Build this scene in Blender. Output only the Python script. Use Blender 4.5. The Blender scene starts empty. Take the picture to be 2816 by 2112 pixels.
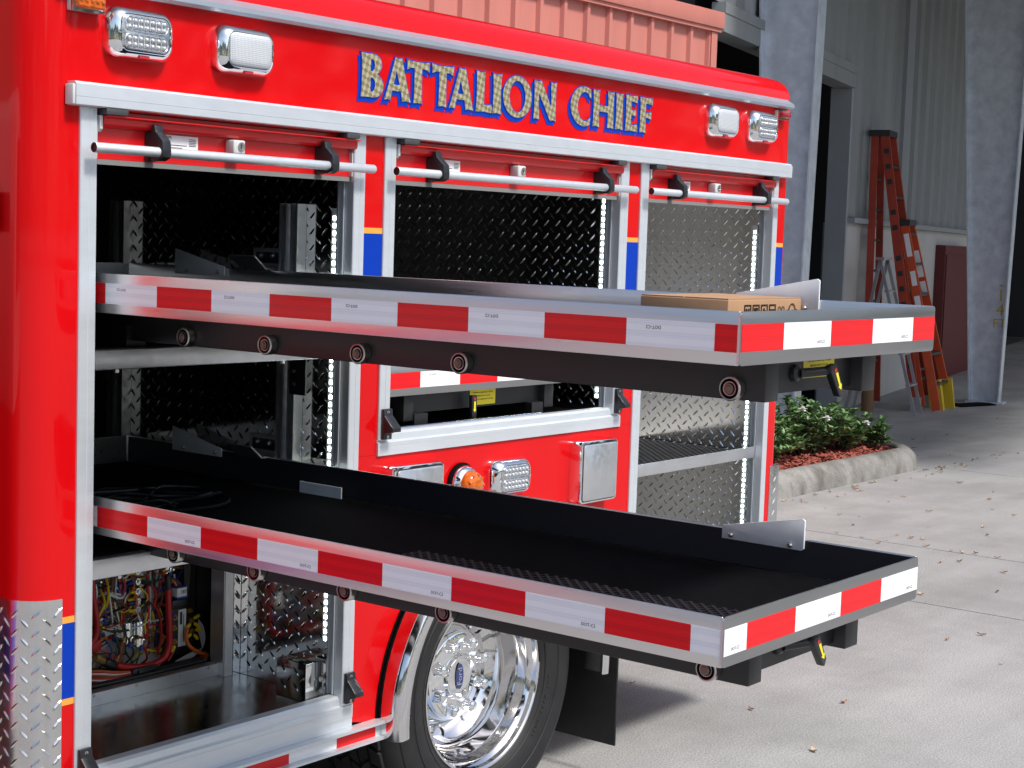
import bpy, bmesh, math, random
from mathutils import Vector, Matrix

# ------------------------------------------------------------------ scene, camera, sky, sun
SC = bpy.context.scene
COL = SC.collection
rnd = random.Random(7)
PI = math.pi

CAM = Vector((-1.99897, -2.58207, 1.54249))
YAW, ROLL, PITCH, FPX = 0.910678, -0.032723, 0.088343, 4494.306
fwd = Vector((math.sin(YAW)*math.cos(PITCH), math.cos(YAW)*math.cos(PITCH), -math.sin(PITCH)))
rgt = Vector((math.cos(YAW), -math.sin(YAW), 0))
dwn = fwd.cross(rgt)
r2 = rgt*math.cos(ROLL) + dwn*math.sin(ROLL)
d2 = dwn*math.cos(ROLL) - rgt*math.sin(ROLL)
cam_data = bpy.data.cameras.new('camera')
cam_data.sensor_fit = 'HORIZONTAL'; cam_data.sensor_width = 36.0
cam_data.lens = FPX/2816*36.0
cam_data.clip_start = 0.05; cam_data.clip_end = 3000
cam = bpy.data.objects.new('camera', cam_data); COL.objects.link(cam)
m = Matrix.Identity(4)
for i in range(3):
    m[i][0] = r2[i]; m[i][1] = -d2[i]; m[i][2] = -fwd[i]; m[i][3] = CAM[i]
cam.matrix_world = m
SC.camera = cam

SUN_DIR = Vector((0.015, -0.60, 0.80)).normalized()      # towards the sun
world = bpy.data.worlds.new('World'); SC.world = world; world.use_nodes = True
nt = world.node_tree; nt.nodes.clear()
sky = nt.nodes.new('ShaderNodeTexSky'); sky.sky_type = 'NISHITA'; sky.sun_disc = False
sky.sun_elevation = math.asin(SUN_DIR.z)
sky.sun_rotation = math.atan2(SUN_DIR.x, SUN_DIR.y)
sky.air_density = 1.0; sky.dust_density = 2.5; sky.ozone_density = 1.0
bg = nt.nodes.new('ShaderNodeBackground'); bg.inputs['Strength'].default_value = 0.15
wo = nt.nodes.new('ShaderNodeOutputWorld')
nt.links.new(sky.outputs[0], bg.inputs[0]); nt.links.new(bg.outputs[0], wo.inputs[0])
sl = bpy.data.lights.new('sun', 'SUN'); sl.energy = 3.5; sl.angle = math.radians(9.0); sl.color = (1.0, 0.97, 0.925)
so = bpy.data.objects.new('sun', sl); COL.objects.link(so)
so.rotation_euler = SUN_DIR.to_track_quat('Z', 'Y').to_euler(); so.location = (0, -10, 20)
SC.view_settings.view_transform = 'Standard'; SC.view_settings.look = 'None'
SC.view_settings.exposure = 0.20; SC.view_settings.gamma = 1.0; SC.view_settings.use_curve_mapping = False

# ------------------------------------------------------------------ materials
MT = {}
def mat(name, col, metal=0.0, rough=0.5, coat=0.0, coat_rough=0.03, spec=0.5, noise=None, bump=None, rvar=None, emit=None, trans=0.0, ior=1.5, alpha=1.0, coords='Object'):
    """noise=(scale,amount[,detail,stretch]) multiplies colour; bump=(scale,strength,dist[,stretch]); rvar=(scale,amount[,stretch])"""
    if name in MT: return MT[name]
    M = bpy.data.materials.new(name); M.use_nodes = True
    N, Lk = M.node_tree.nodes, M.node_tree.links
    B = N['Principled BSDF']
    B.inputs['Base Color'].default_value = (*col, 1); B.inputs['Metallic'].default_value = metal
    B.inputs['Roughness'].default_value = rough; B.inputs['Coat Weight'].default_value = coat
    B.inputs['Coat Roughness'].default_value = coat_rough; B.inputs['Specular IOR Level'].default_value = spec
    B.inputs['Transmission Weight'].default_value = trans; B.inputs['IOR'].default_value = ior
    B.inputs['Alpha'].default_value = alpha
    if emit: B.inputs['Emission Color'].default_value = (*emit[:3], 1); B.inputs['Emission Strength'].default_value = emit[3]
    geo = None
    def tex(scale, detail=4, stretch=None, rough=0.6):
        nonlocal geo
        if geo is None: geo = N.new('ShaderNodeNewGeometry')
        t = N.new('ShaderNodeTexNoise'); t.inputs['Scale'].default_value = scale; t.inputs['Detail'].default_value = detail
        t.inputs['Roughness'].default_value = rough
        src = geo.outputs['Position']
        if stretch:
            mp = N.new('ShaderNodeMapping'); mp.inputs['Scale'].default_value = stretch
            Lk.new(src, mp.inputs[0]); src = mp.outputs[0]
        Lk.new(src, t.inputs['Vector'])
        return t.outputs['Fac']
    if noise:
        f = tex(noise[0], noise[2] if len(noise) > 2 else 4, noise[3] if len(noise) > 3 else None)
        mr = N.new('ShaderNodeMapRange'); mr.inputs[1].default_value = 0.3; mr.inputs[2].default_value = 0.7
        mr.inputs[3].default_value = 1-noise[1]; mr.inputs[4].default_value = 1+noise[1]
        Lk.new(f, mr.inputs[0])
        mx = N.new('ShaderNodeMix'); mx.data_type = 'RGBA'; mx.blend_type = 'MULTIPLY'; mx.inputs[0].default_value = 1
        mx.inputs[6].default_value = (*col, 1); Lk.new(mr.outputs[0], mx.inputs[7]); Lk.new(mx.outputs[2], B.inputs['Base Color'])
    if rvar:
        f = tex(rvar[0], 3, rvar[2] if len(rvar) > 2 else None)
        mr = N.new('ShaderNodeMapRange'); mr.inputs[1].default_value = 0.3; mr.inputs[2].default_value = 0.7
        mr.inputs[3].default_value = max(0.02, rough-rvar[1]); mr.inputs[4].default_value = rough+rvar[1]
        Lk.new(f, mr.inputs[0]); Lk.new(mr.outputs[0], B.inputs['Roughness'])
    if bump:
        f = tex(bump[0], 5, bump[3] if len(bump) > 3 else None)
        b = N.new('ShaderNodeBump'); b.inputs['Strength'].default_value = bump[1]; b.inputs['Distance'].default_value = bump[2]
        Lk.new(f, b.inputs['Height']); Lk.new(b.outputs[0], B.inputs['Normal'])
    MT[name] = M
    return M

red = mat('red_paint', (0.60, 0.002, 0.004), rough=0.38, coat=0.5, coat_rough=0.05, spec=0.06, bump=(9, 0.02, 0.01))
door_red = mat('door_red_paint', (0.62, 0.006, 0.010), rough=0.32, coat=0.5, coat_rough=0.08)
blue = mat('blue_vinyl', (0.0015, 0.038, 0.38), rough=0.35, spec=0.15)
orange = mat('orange_vinyl', (0.85, 0.36, 0.06), rough=0.35, spec=0.25)
anod = mat('anodised_aluminium', (0.66, 0.70, 0.735), metal=0.5, rough=0.42, noise=(60, 0.025, 3, (0.2, 1, 1)), rvar=(30, 0.05))
anod_dark = mat('anodised_track', (0.42, 0.45, 0.49), metal=0.7, rough=0.35)
gutter_m = mat('drip_rail_aluminium', (0.44, 0.49, 0.55), metal=0.6, rough=0.38, rvar=(20, 0.04))
mill = mat('mill_aluminium', (0.74, 0.735, 0.73), metal=1.0, rough=0.33, noise=(3, 0.05, 5, (1, 0.15, 8)), rvar=(120, 0.06, (1, 0.03, 1)))
endp_m = mat('end_plate_darkened_aluminium', (0.44, 0.435, 0.43), metal=1.0, rough=0.36, noise=(4, 0.06, 4, (0.2, 1, 6)), rvar=(80, 0.05, (0.05, 1, 1)))  # same aluminium as the side walls, darkened to paint in a dark reflection
mill2 = mat('brushed_aluminium', (0.66, 0.67, 0.68), metal=0.9, rough=0.38, noise=(12, 0.05), rvar=(60, 0.08))
floor_alu = mat('compartment_floor_aluminium', (0.33, 0.32, 0.30), metal=1.0, rough=0.20, noise=(9, 0.08), rvar=(25, 0.06))
tread_m = mat('tread_plate_aluminium', (0.74, 0.74, 0.73), metal=1.0, rough=0.10, rvar=(18, 0.03))
tread_bright = mat('tread_plate_outside', (0.70, 0.70, 0.69), metal=1.0, rough=0.22, noise=(14, 0.06), rvar=(30, 0.06))
chrome = mat('chrome', (0.88, 0.89, 0.90), metal=1.0, rough=0.03)
polished = mat('polished_aluminium', (0.74, 0.74, 0.745), metal=1.0, rough=0.06, rvar=(40, 0.03))
steel = mat('bearing_steel', (0.55, 0.53, 0.50), metal=1.0, rough=0.3)
copper_bolt = mat('bronze_bolt', (0.20, 0.13, 0.105), metal=0.4, rough=0.5)
black = mat('black_powder_coat', (0.012, 0.012, 0.013), rough=0.42, bump=(400, 0.05, 0.001))
rubber = mat('black_rubber', (0.0045, 0.0045, 0.0055), rough=0.8, spec=0.04, noise=(40, 0.25), bump=(300, 0.15, 0.002))
plastic_b = mat('black_plastic', (0.014, 0.015, 0.018), rough=0.35)
grey_plastic = mat('grey_plastic', (0.05, 0.052, 0.055), rough=0.5)
lgrey_plastic = mat('light_grey_plastic', (0.55, 0.56, 0.55), rough=0.45)
tyre_m = mat('tyre_rubber', (0.013, 0.013, 0.014), rough=0.62, spec=0.4, noise=(14, 0.25), bump=(150, 0.08, 0.002))
white_lbl = mat('white_label', (0.80, 0.80, 0.80), rough=0.4)
ink = mat('black_ink', (0.012, 0.012, 0.012), rough=0.5)
yellow = mat('yellow_label', (0.82, 0.68, 0.015), rough=0.4)
gus_m = mat('gusset_aluminium', (0.80, 0.82, 0.84), metal=0.1, rough=0.45, noise=(20, 0.05))
shade_int = mat('painted_interior_shade', (0.02, 0.02, 0.02), rough=0.8)  # near-black paints the shade of interiors and holes into their walls

def tape_mat(name, col, dark):
    M = mat(name, col, rough=0.35, coat=0.12, coat_rough=0.06, spec=0.25)
    N, Lk = M.node_tree.nodes, M.node_tree.links; B = N['Principled BSDF']
    geo = N.new('ShaderNodeNewGeometry')
    sep = N.new('ShaderNodeSeparateXYZ'); Lk.new(geo.outputs['Position'], sep.inputs[0])
    # honeycomb cell mesh of the sheeting
    ad = N.new('ShaderNodeMath'); ad.operation = 'ADD'; Lk.new(sep.outputs[0], ad.inputs[0]); Lk.new(sep.outputs[1], ad.inputs[1])
    cb = N.new('ShaderNodeCombineXYZ'); Lk.new(ad.outputs[0], cb.inputs[0]); Lk.new(sep.outputs[2], cb.inputs[1])
    vo = N.new('ShaderNodeTexVoronoi'); vo.feature = 'DISTANCE_TO_EDGE'; vo.inputs['Scale'].default_value = 260; vo.inputs['Randomness'].default_value = 0.25
    Lk.new(cb.outputs[0], vo.inputs['Vector'])
    r1 = N.new('ShaderNodeMapRange'); r1.inputs[1].default_value = 0.02; r1.inputs[2].default_value = 0.14; Lk.new(vo.outputs['Distance'], r1.inputs[0])
    # prism bands running along the tape
    sn = N.new('ShaderNodeMath'); sn.operation = 'MULTIPLY'; sn.inputs[1].default_value = 2*PI/0.0178; Lk.new(sep.outputs[2], sn.inputs[0])
    s2 = N.new('ShaderNodeMath'); s2.operation = 'SINE'; Lk.new(sn.outputs[0], s2.inputs[0])
    r2_ = N.new('ShaderNodeMapRange'); r2_.inputs[1].default_value = -0.15; r2_.inputs[2].default_value = 0.15
    r2_.inputs[3].default_value = 0.0; r2_.inputs[4].default_value = 0.55; Lk.new(s2.outputs[0], r2_.inputs[0])
    mu = N.new('ShaderNodeMath'); mu.operation = 'MULTIPLY'
    iv = N.new('ShaderNodeMath'); iv.operation = 'SUBTRACT'; iv.inputs[0].default_value = 1.25; Lk.new(r1.outputs[0], iv.inputs[1])
    Lk.new(iv.outputs[0], mu.inputs[0]); Lk.new(r2_.outputs[0], mu.inputs[1])
    mx = N.new('ShaderNodeMix'); mx.data_type = 'RGBA'; mx.inputs[6].default_value = (*col, 1); mx.inputs[7].default_value = (*dark, 1)
    Lk.new(mu.outputs[0], mx.inputs[0]); Lk.new(mx.outputs[2], B.inputs['Base Color'])
    return M
tape_w = tape_mat('reflective_white', (0.86, 0.88, 0.90), (0.60, 0.66, 0.72))
tape_r = tape_mat('reflective_red', (0.74, 0.008, 0.012), (0.48, 0.005, 0.010))

def gold_mat():
    M = mat('engine_turned_gold', (0.62, 0.50, 0.25), metal=0.7, rough=0.38)
    N, Lk = M.node_tree.nodes, M.node_tree.links; B = N['Principled BSDF']
    geo = N.new('ShaderNodeNewGeometry')
    mp = N.new('ShaderNodeMapping'); mp.inputs['Scale'].default_value = (46, 0, 46); mp.inputs['Rotation'].default_value = (0, .5, 0); Lk.new(geo.outputs['Position'], mp.inputs[0])
    fr = N.new('ShaderNodeVectorMath'); fr.operation = 'FRACTION'; Lk.new(mp.outputs[0], fr.inputs[0])
    sb = N.new('ShaderNodeVectorMath'); sb.operation = 'SUBTRACT'; sb.inputs[1].default_value = (0.5, 0, 0.5); Lk.new(fr.outputs[0], sb.inputs[0])
    sp = N.new('ShaderNodeSeparateXYZ'); Lk.new(sb.outputs[0], sp.inputs[0])
    at = N.new('ShaderNodeMath'); at.operation = 'ARCTAN2'; Lk.new(sp.outputs[2], at.inputs[0]); Lk.new(sp.outputs[0], at.inputs[1])
    tw = N.new('ShaderNodeMath'); tw.operation = 'MULTIPLY'; tw.inputs[1].default_value = 2.0; Lk.new(at.outputs[0], tw.inputs[0])
    si = N.new('ShaderNodeMath'); si.operation = 'SINE'; Lk.new(tw.outputs[0], si.inputs[0])
    rp = N.new('ShaderNodeMapRange'); rp.inputs[1].default_value = -1; Lk.new(si.outputs[0], rp.inputs[0])
    mx = N.new('ShaderNodeMix'); mx.data_type = 'RGBA'; mx.inputs[6].default_value = (0.34, 0.28, 0.13, 1); mx.inputs[7].default_value = (0.72, 0.64, 0.42, 1)  # light and dark lobes paint the foil's reflections into the colour
    Lk.new(rp.outputs[0], mx.inputs[0]); Lk.new(mx.outputs[2], B.inputs['Base Color'])
    ln = N.new('ShaderNodeVectorMath'); ln.operation = 'LENGTH'; Lk.new(sb.outputs[0], ln.inputs[0])
    bp = N.new('ShaderNodeBump'); bp.inputs['Strength'].default_value = 0.25; bp.inputs['Distance'].default_value = 0.004
    Lk.new(ln.outputs['Value'], bp.inputs['Height']); Lk.new(bp.outputs[0], B.inputs['Normal'])
    return M
gold = gold_mat()

# ------------------------------------------------------------------ helpers
WP = {}                       # world translation of every object (all objects are translation-only)
def link(o, parent=None, loc=(0, 0, 0)):
    COL.objects.link(o)
    o.location = loc; WP[o.name] = Vector(loc)
    if parent is not None:
        o.parent = parent; o.matrix_parent_inverse = Matrix.Translation(-WP[parent.name])
    return o
def empty(name, loc, parent=None):
    o = bpy.data.objects.new(name, None); o.empty_display_size = 0.1
    return link(o, parent, loc)
def tag(o, label, cat, group=None):
    o['label'] = label; o['category'] = cat
    if group: o['group'] = group
    return o
def struct(o): o['kind'] = 'structure'; return o
def mesh(name, V, F, M, parent=None, smooth=False, mi=None, sharp=None):
    V = [Vector(v) for v in V]
    lo = Vector((min(v[i] for v in V) for i in range(3))); hi = Vector((max(v[i] for v in V) for i in range(3)))
    c = (lo+hi)/2
    me = bpy.data.meshes.new(name); me.from_pydata([v-c for v in V], [], F)
    mats = M if isinstance(M, (list, tuple)) else [M]
    for x in mats: me.materials.append(x)
    if mi: me.polygons.foreach_set('material_index', mi)
    if smooth: me.polygons.foreach_set('use_smooth', [True]*len(me.polygons))
    me.update()
    o = bpy.data.objects.new(name, me)
    if smooth and sharp: me.set_sharp_from_angle(angle=math.radians(sharp))
    return link(o, parent, c)
def bm_obj(name, bm, M, parent=None, smooth=False, sharp=35):
    bm.normal_update()
    V = [v.co.copy() for v in bm.verts]; bm.verts.index_update()
    F = [[v.index for v in f.verts] for f in bm.faces]; mi = [f.material_index for f in bm.faces]
    bm.free()
    return mesh(name, V, F, M, parent, smooth, mi, sharp)
def box(name, X, Y, Z, M, parent=None, bev=0.0, seg=2):
    bm = bmesh.new(); bmesh.ops.create_cube(bm, size=1)
    for v in bm.verts:
        v.co = Vector(((X[0]+X[1])/2+v.co.x*(X[1]-X[0]), (Y[0]+Y[1])/2+v.co.y*(Y[1]-Y[0]), (Z[0]+Z[1])/2+v.co.z*(Z[1]-Z[0])))
    if bev: bmesh.ops.bevel(bm, geom=bm.edges[:], offset=bev, segments=seg, affect='EDGES', profile=0.5)
    return bm_obj(name, bm, M, parent, smooth=bool(bev), sharp=50)
def frame_of(ax):
    ax = Vector(ax).normalized(); t = Vector((0, 0, 1)) if abs(ax.z) < 0.9 else Vector((1, 0, 0))
    u = ax.cross(t).normalized(); return ax, u, ax.cross(u)
def lathe(name, c, ax, prof, M, parent=None, seg=24, mi=None, close=True, smooth=True, sharp=35, a0=0, a1=2*PI):
    """prof: (radius, height along axis) list; mi: material index per profile span"""
    ax, u, w = frame_of(ax); c = Vector(c); V = []; F = []; I = []
    full = abs(a1-a0-2*PI) < 1e-6; n = seg if full else seg+1
    for r, h in prof:
        for k in range(n):
            a = a0+(a1-a0)*k/seg; V.append(c+ax*h+(u*math.cos(a)+w*math.sin(a))*r)
    for i in range(len(prof)-1):
        for k in range(seg):
            k2 = (k+1) % n
            F.append([i*n+k, i*n+k2, (i+1)*n+k2, (i+1)*n+k]); I.append(mi[i] if mi else 0)
    if close and full:
        if prof[0][0] > 1e-5: F.append(list(range(n))[::-1]); I.append(mi[0] if mi else 0)
        if prof[-1][0] > 1e-5: F.append([(len(prof)-1)*n+k for k in range(n)]); I.append(mi[-1] if mi else 0)
    return mesh(name, V, F, M, parent, smooth, I, sharp)
def cyl(name, p0, p1, r, M, parent=None, seg=16, r2=None):
    p0, p1 = Vector(p0), Vector(p1); h = (p1-p0).length
    return lathe(name, p0, p1-p0, [(r, 0), (r if r2 is None else r2, h)], M, parent, seg)
def spline(P, n=6):
    P = [Vector(p) for p in P]
    if len(P) < 3: return P
    Q = [P[0]*2-P[1]]+P+[P[-1]*2-P[-2]]; out = []
    for i in range(1, len(Q)-2):
        a, b, c, d = Q[i-1:i+3]
        for k in range(n):
            t = k/n
            out.append(0.5*((2*b)+(c-a)*t+(2*a-5*b+4*c-d)*t*t+(3*b-a-3*c+d)*t**3))
    return out+[P[-1]]
def tube_geo(P, r, seg=8, V=None, F=None):
    V = [] if V is None else V; F = [] if F is None else F; b0 = len(V); n = len(P)
    T = [(P[min(i+1, n-1)]-P[max(i-1, 0)]).normalized() for i in range(n)]
    _, u, w = frame_of(T[0])
    for i in range(n):
        u = (u-T[i]*u.dot(T[i])).normalized(); w = T[i].cross(u)
        rr = r[i] if isinstance(r, (list, tuple)) else r
        for k in range(seg):
            a = 2*PI*k/seg; V.append(P[i]+(u*math.cos(a)+w*math.sin(a))*rr)
    for i in range(n-1):
        for k in range(seg):
            k2 = (k+1) % seg; F.append([b0+i*seg+k, b0+i*seg+k2, b0+(i+1)*seg+k2, b0+(i+1)*seg+k])
    F.append([b0+k for k in range(seg)][::-1]); F.append([b0+(n-1)*seg+k for k in range(seg)])
    return V, F
def tube(name, P, r, M, parent=None, seg=8, n=6):
    V, F = tube_geo(spline(P, n), r, seg)
    return mesh(name, V, F, M, parent, True, None, 50)
def prism(name, pts, a, b, plane, M, parent=None, bev=0.0, smooth=False):
    """extrude a 2D outline: plane 'xz' along y, 'yz' along x, 'xy' along z"""
    def P(p, h):
        return {'xz': (p[0], h, p[1]), 'yz': (h, p[0], p[1]), 'xy': (p[0], p[1], h)}[plane]
    n = len(pts); bm = bmesh.new()
    A = [bm.verts.new(P(p, a)) for p in pts]; B = [bm.verts.new(P(p, b)) for p in pts]
    bm.faces.new(A); bm.faces.new(B[::-1])
    for i in range(n): bm.faces.new([A[i], B[i], B[(i+1) % n], A[(i+1) % n]][::-1])
    bmesh.ops.recalc_face_normals(bm, faces=bm.faces[:])
    if bev: bmesh.ops.bevel(bm, geom=bm.edges[:], offset=bev, segments=2, affect='EDGES', profile=0.5)
    return bm_obj(name, bm, M, parent, smooth=bool(bev) or smooth, sharp=40)
def rrect(w, h, r, n=5):
    out = []
    for cx, cy, a0 in ((w/2-r, h/2-r, 0), (-w/2+r, h/2-r, PI/2), (-w/2+r, -h/2+r, PI), (w/2-r, -h/2+r, 1.5*PI)):
        for k in range(n+1):
            a = a0+PI/2*k/n; out.append((cx+r*math.cos(a), cy+r*math.sin(a)))
    return out
def loft(name, cx, cz, secs, M, parent=None, cap=True, smooth=True, sharp=40, mi=None):
    """sections (w,h,r,y) of rounded rectangles facing -Y"""
    V = []; F = []; I = []; n = None
    for w, h, r, y in secs:
        ring = rrect(w, h, min(r, w/2-1e-4, h/2-1e-4)); n = len(ring)
        V += [(cx+p[0], y, cz+p[1]) for p in ring]
    for i in range(len(secs)-1):
        for k in range(n):
            k2 = (k+1) % n; F.append([i*n+k, (i+1)*n+k, (i+1)*n+k2, i*n+k2]); I.append(mi[i] if mi else 0)
    if cap: F.append([(len(secs)-1)*n+k for k in range(n)][::-1]); I.append(mi[-1] if mi else 0)
    o = mesh(name, V, F, M, parent, smooth, I, sharp)
    bm = bmesh.new(); bm.from_mesh(o.data); bmesh.ops.recalc_face_normals(bm, faces=bm.faces[:]); bm.to_mesh(o.data); bm.free()
    return o
def text(name, s, c, right, up, size, M, parent=None, ext=0.0002, align='CENTER'):
    cu = bpy.data.curves.new(name, 'FONT'); cu.body = s; cu.size = size; cu.extrude = ext; cu.align_x = align; cu.align_y = 'CENTER'
    cu.resolution_u = 2
    tmp = bpy.data.objects.new('tmp', cu); COL.objects.link(tmp)
    bpy.context.view_layer.update()
    me = bpy.data.meshes.new_from_object(tmp.evaluated_get(bpy.context.evaluated_depsgraph_get()))
    bpy.data.objects.remove(tmp); bpy.data.curves.remove(cu)
    r = Vector(right).normalized(); u = Vector(up).normalized(); nn = r.cross(u)
    V = [Vector(c)+r*v.co.x+u*v.co.y+nn*v.co.z for v in me.vertices]; F = [list(p.vertices) for p in me.polygons]
    bpy.data.meshes.remove(me)
    return mesh(name, V, F, M, parent)
def flat_curve(name, contours, mapf, off, y, ext, M, parent):
    cu = bpy.data.curves.new(name, 'CURVE'); cu.dimensions = '2D'; cu.fill_mode = 'BOTH'; cu.offset = off; cu.extrude = ext
    for c in contours:
        s = cu.splines.new('POLY'); s.points.add(len(c)-1); s.use_cyclic_u = True
        for i, p in enumerate(c):
            q = mapf(p); s.points[i].co = (q[0], q[1], 0, 1)
    tmp = bpy.data.objects.new('tmp', cu); COL.objects.link(tmp); bpy.context.view_layer.update()
    me = bpy.data.meshes.new_from_object(tmp.evaluated_get(bpy.context.evaluated_depsgraph_get()))
    bpy.data.objects.remove(tmp); bpy.data.curves.remove(cu)
    V = [(v.co.x, y-v.co.z, v.co.y) for v in me.vertices]; F = [list(p.vertices) for p in me.polygons]
    bpy.data.meshes.remove(me)
    return mesh(name, V, F, M, parent)
def copy_of(o, parent, loc):
    c = o.copy(); return link(c, parent, loc)
LUG = ((0.0, 0.5), (0.5, 0.0))
def tread(name, f, S, T, M, parent, ps=0.0205, pt=0.0372, ln=0.027, wd=0.0066, h=0.0020, skip=None):
    """raised tread-plate lugs; f(s,t,height)->xyz"""
    V = []; F = []
    ns = int((S[1]-S[0])/ps)+1; ntt = int((T[1]-T[0])/pt)+2
    for i in range(ns):
        s = S[0]+ps*(i+0.5); sg = 1 if i % 2 else -1
        for j in range(ntt):
            t = T[0]+pt*(j+0.25+(0.5 if i % 2 else 0))
            if s+0.01 > S[1] or t > T[1]-0.012 or t < T[0]+0.012: continue
            if skip and skip(s, t): continue
            dx, dy = 0.70, 0.714*sg; b = len(V)
            for a, c, hh in ((-.5, 0, 0), (-.22, -.5, 0), (.22, -.5, 0), (.5, 0, 0), (.22, .5, 0), (-.22, .5, 0), (-.26, 0, h), (.26, 0, h)):
                V.append(f(s+a*ln*dx-c*wd*dy, t+a*ln*dy+c*wd*dx, hh))
            F += [[b, b+1, b+6], [b+1, b+2, b+7, b+6], [b+2, b+3, b+7], [b+3, b+4, b+7], [b+4, b+5, b+6, b+7], [b+5, b, b+6]]
    o = mesh(name, V, F, M, parent, False); o['kind'] = 'stuff'
    bm = bmesh.new(); bm.from_mesh(o.data); bmesh.ops.recalc_face_normals(bm, faces=bm.faces[:]); bm.to_mesh(o.data); bm.free()
    return o
# ------------------------------------------------------------------ ground
def concrete(name, base, dark, speck=1.0, stain=(0.9, None, .36, .55)):
    M = bpy.data.materials.new(name); M.use_nodes = True
    N, Lk = M.node_tree.nodes, M.node_tree.links; B = N['Principled BSDF']; B.inputs['Roughness'].default_value = 0.85
    B.inputs['Specular IOR Level'].default_value = 0.3
    geo = N.new('ShaderNodeNewGeometry')
    def nz(scale, detail=4, st=None, rough=0.6):
        t = N.new('ShaderNodeTexNoise'); t.inputs['Scale'].default_value = scale; t.inputs['Detail'].default_value = detail; t.inputs['Roughness'].default_value = rough
        s = geo.outputs['Position']
        if st:
            mp = N.new('ShaderNodeMapping'); mp.inputs['Scale'].default_value = st[:3]; mp.inputs['Rotation'].default_value = (0, 0, st[3]); Lk.new(s, mp.inputs[0]); s = mp.outputs[0]
        Lk.new(s, t.inputs['Vector']); return t.outputs['Fac']
    def ramp(f, a, b, lo, hi):
        r = N.new('ShaderNodeMapRange'); r.inputs[1].default_value = a; r.inputs[2].default_value = b; r.inputs[3].default_value = lo; r.inputs[4].default_value = hi
        Lk.new(f, r.inputs[0]); return r.outputs[0]
    def mul(a, b):
        q = N.new('ShaderNodeMath'); q.operation = 'MULTIPLY'; Lk.new(a, q.inputs[0]); Lk.new(b, q.inputs[1]); return q.outputs[0]
    v = mul(ramp(nz(0.45, 5), .3, .7, 0.91, 1.07), ramp(nz(2.6, 5), .3, .7, 0.93, 1.06))
    v = mul(v, ramp(nz(1.3, 4, (0.25, 2.6, 1, 0.42)), .35, .68, 0.92, 1.07))      # trowel swirls
    v = mul(v, ramp(nz(170, 2), .3, .7, 1-0.36*speck, 1+0.34*speck))
    v = mul(v, ramp(nz(620, 1), .35, .65, 1-0.26*speck, 1+0.24*speck))
    mx = N.new('ShaderNodeMix'); mx.data_type = 'RGBA'; mx.inputs[6].default_value = (*dark, 1); mx.inputs[7].default_value = (*base, 1)
    Lk.new(ramp(nz(stain[0], 6, stain[1], 0.7), stain[2], stain[3], 0.25, 1.0), mx.inputs[0])
    m2 = N.new('ShaderNodeMix'); m2.data_type = 'RGBA'; m2.blend_type = 'MULTIPLY'; m2.inputs[0].default_value = 1
    Lk.new(mx.outputs[2], m2.inputs[6]); Lk.new(v, m2.inputs[7]); Lk.new(m2.outputs[2], B.inputs['Base Color'])
    bp = N.new('ShaderNodeBump'); bp.inputs['Strength'].default_value = 0.35; bp.inputs['Distance'].default_value = 0.004
    Lk.new(nz(140, 4), bp.inputs['Height']); Lk.new(bp.outputs[0], B.inputs['Normal'])
    return M
conc = concrete('concrete_paving', (0.328, 0.326, 0.318), (0.255, 0.254, 0.246))
kerb_m = concrete('weathered_kerb', (0.28, 0.27, 0.25), (0.085, 0.08, 0.068), 0.8, (4.5, (1, 1, .55, 0), .36, .60))
soil = mat('joint_dirt', (0.07, 0.06, 0.05), rough=0.95, noise=(30, 0.4))
gr = struct(mesh('ground', [(-700, -700, -0.012), (700, -700, -0.012), (700, 700, -0.012), (-700, 700, -0.012)], [[0, 1, 2, 3]], soil))
XC = [-300, -20, -8, -1.6, 1.55, 4.755, 6.04, 9.15, 12.3, 16, 22, 300]
G = 0.004
for i in range(len(XC)-1):
    ycuts = [-300, -14, -3.9, 300] if XC[i] < 9 else [-300, -14, -3.9, 2.12, 300]
    for j in range(len(ycuts)-1):
        x0, x1, y0, y1 = XC[i]+G, XC[i+1]-G, ycuts[j]+G, ycuts[j+1]-G
        mesh('paving_slab', [(x0, y0, 0), (x1, y0, 0), (x1, y1, 0), (x0, y1, 0), (x0+.003, y0+.003, 0), (x0, y0, -.011), (x1, y0, -.011), (x1, y1, -.011), (x0, y1, -.011)],
             [[0, 1, 2, 3], [5, 6, 1, 0], [6, 7, 2, 1], [7, 8, 3, 2], [8, 5, 0, 3]], conc, gr)

# ------------------------------------------------------------------ hangar behind (rotated a little against the truck)
HO = Vector((12.76, 4.66, 0)); HD = Vector((0.9727, 0.2319, 0)); HN = Vector((-0.2319, 0.9727, 0))
def hp(s, n, z): return HO+HD*s+HN*n+Vector((0, 0, z))
def hbox(name, S, Nn, Z, M, parent=None):
    V = [hp(s, n, z) for s in S for n in Nn for z in Z]
    return mesh(name, V, [[0, 1, 3, 2], [4, 6, 7, 5], [0, 4, 5, 1], [2, 3, 7, 6], [0, 2, 6, 4], [1, 5, 7, 3]], M, parent)
clad_m = mat('grey_metal_cladding', (0.25, 0.265, 0.265), metal=0.1, rough=0.5, noise=(1.2, 0.10, 4, (3, 3, 0.5)))
trim_m = mat('painted_trim', (0.30, 0.32, 0.335), rough=0.5, noise=(3, 0.05))
wain_m = mat('painted_wall', (0.46, 0.455, 0.435), rough=0.7, noise=(2, 0.06))
galv = mat('galvanised_steel', (0.60, 0.65, 0.70), metal=0.45, rough=0.45, noise=(9, 0.16, 5), rvar=(12, 0.1))
hang_in = mat('hangar_inside', (0.035, 0.037, 0.04), rough=0.8)
hangar = empty('hangar', hp(2, 0, 0)); tag(hangar, 'grey ribbed metal hangar with dark open bay behind the ladders', 'building')
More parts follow.
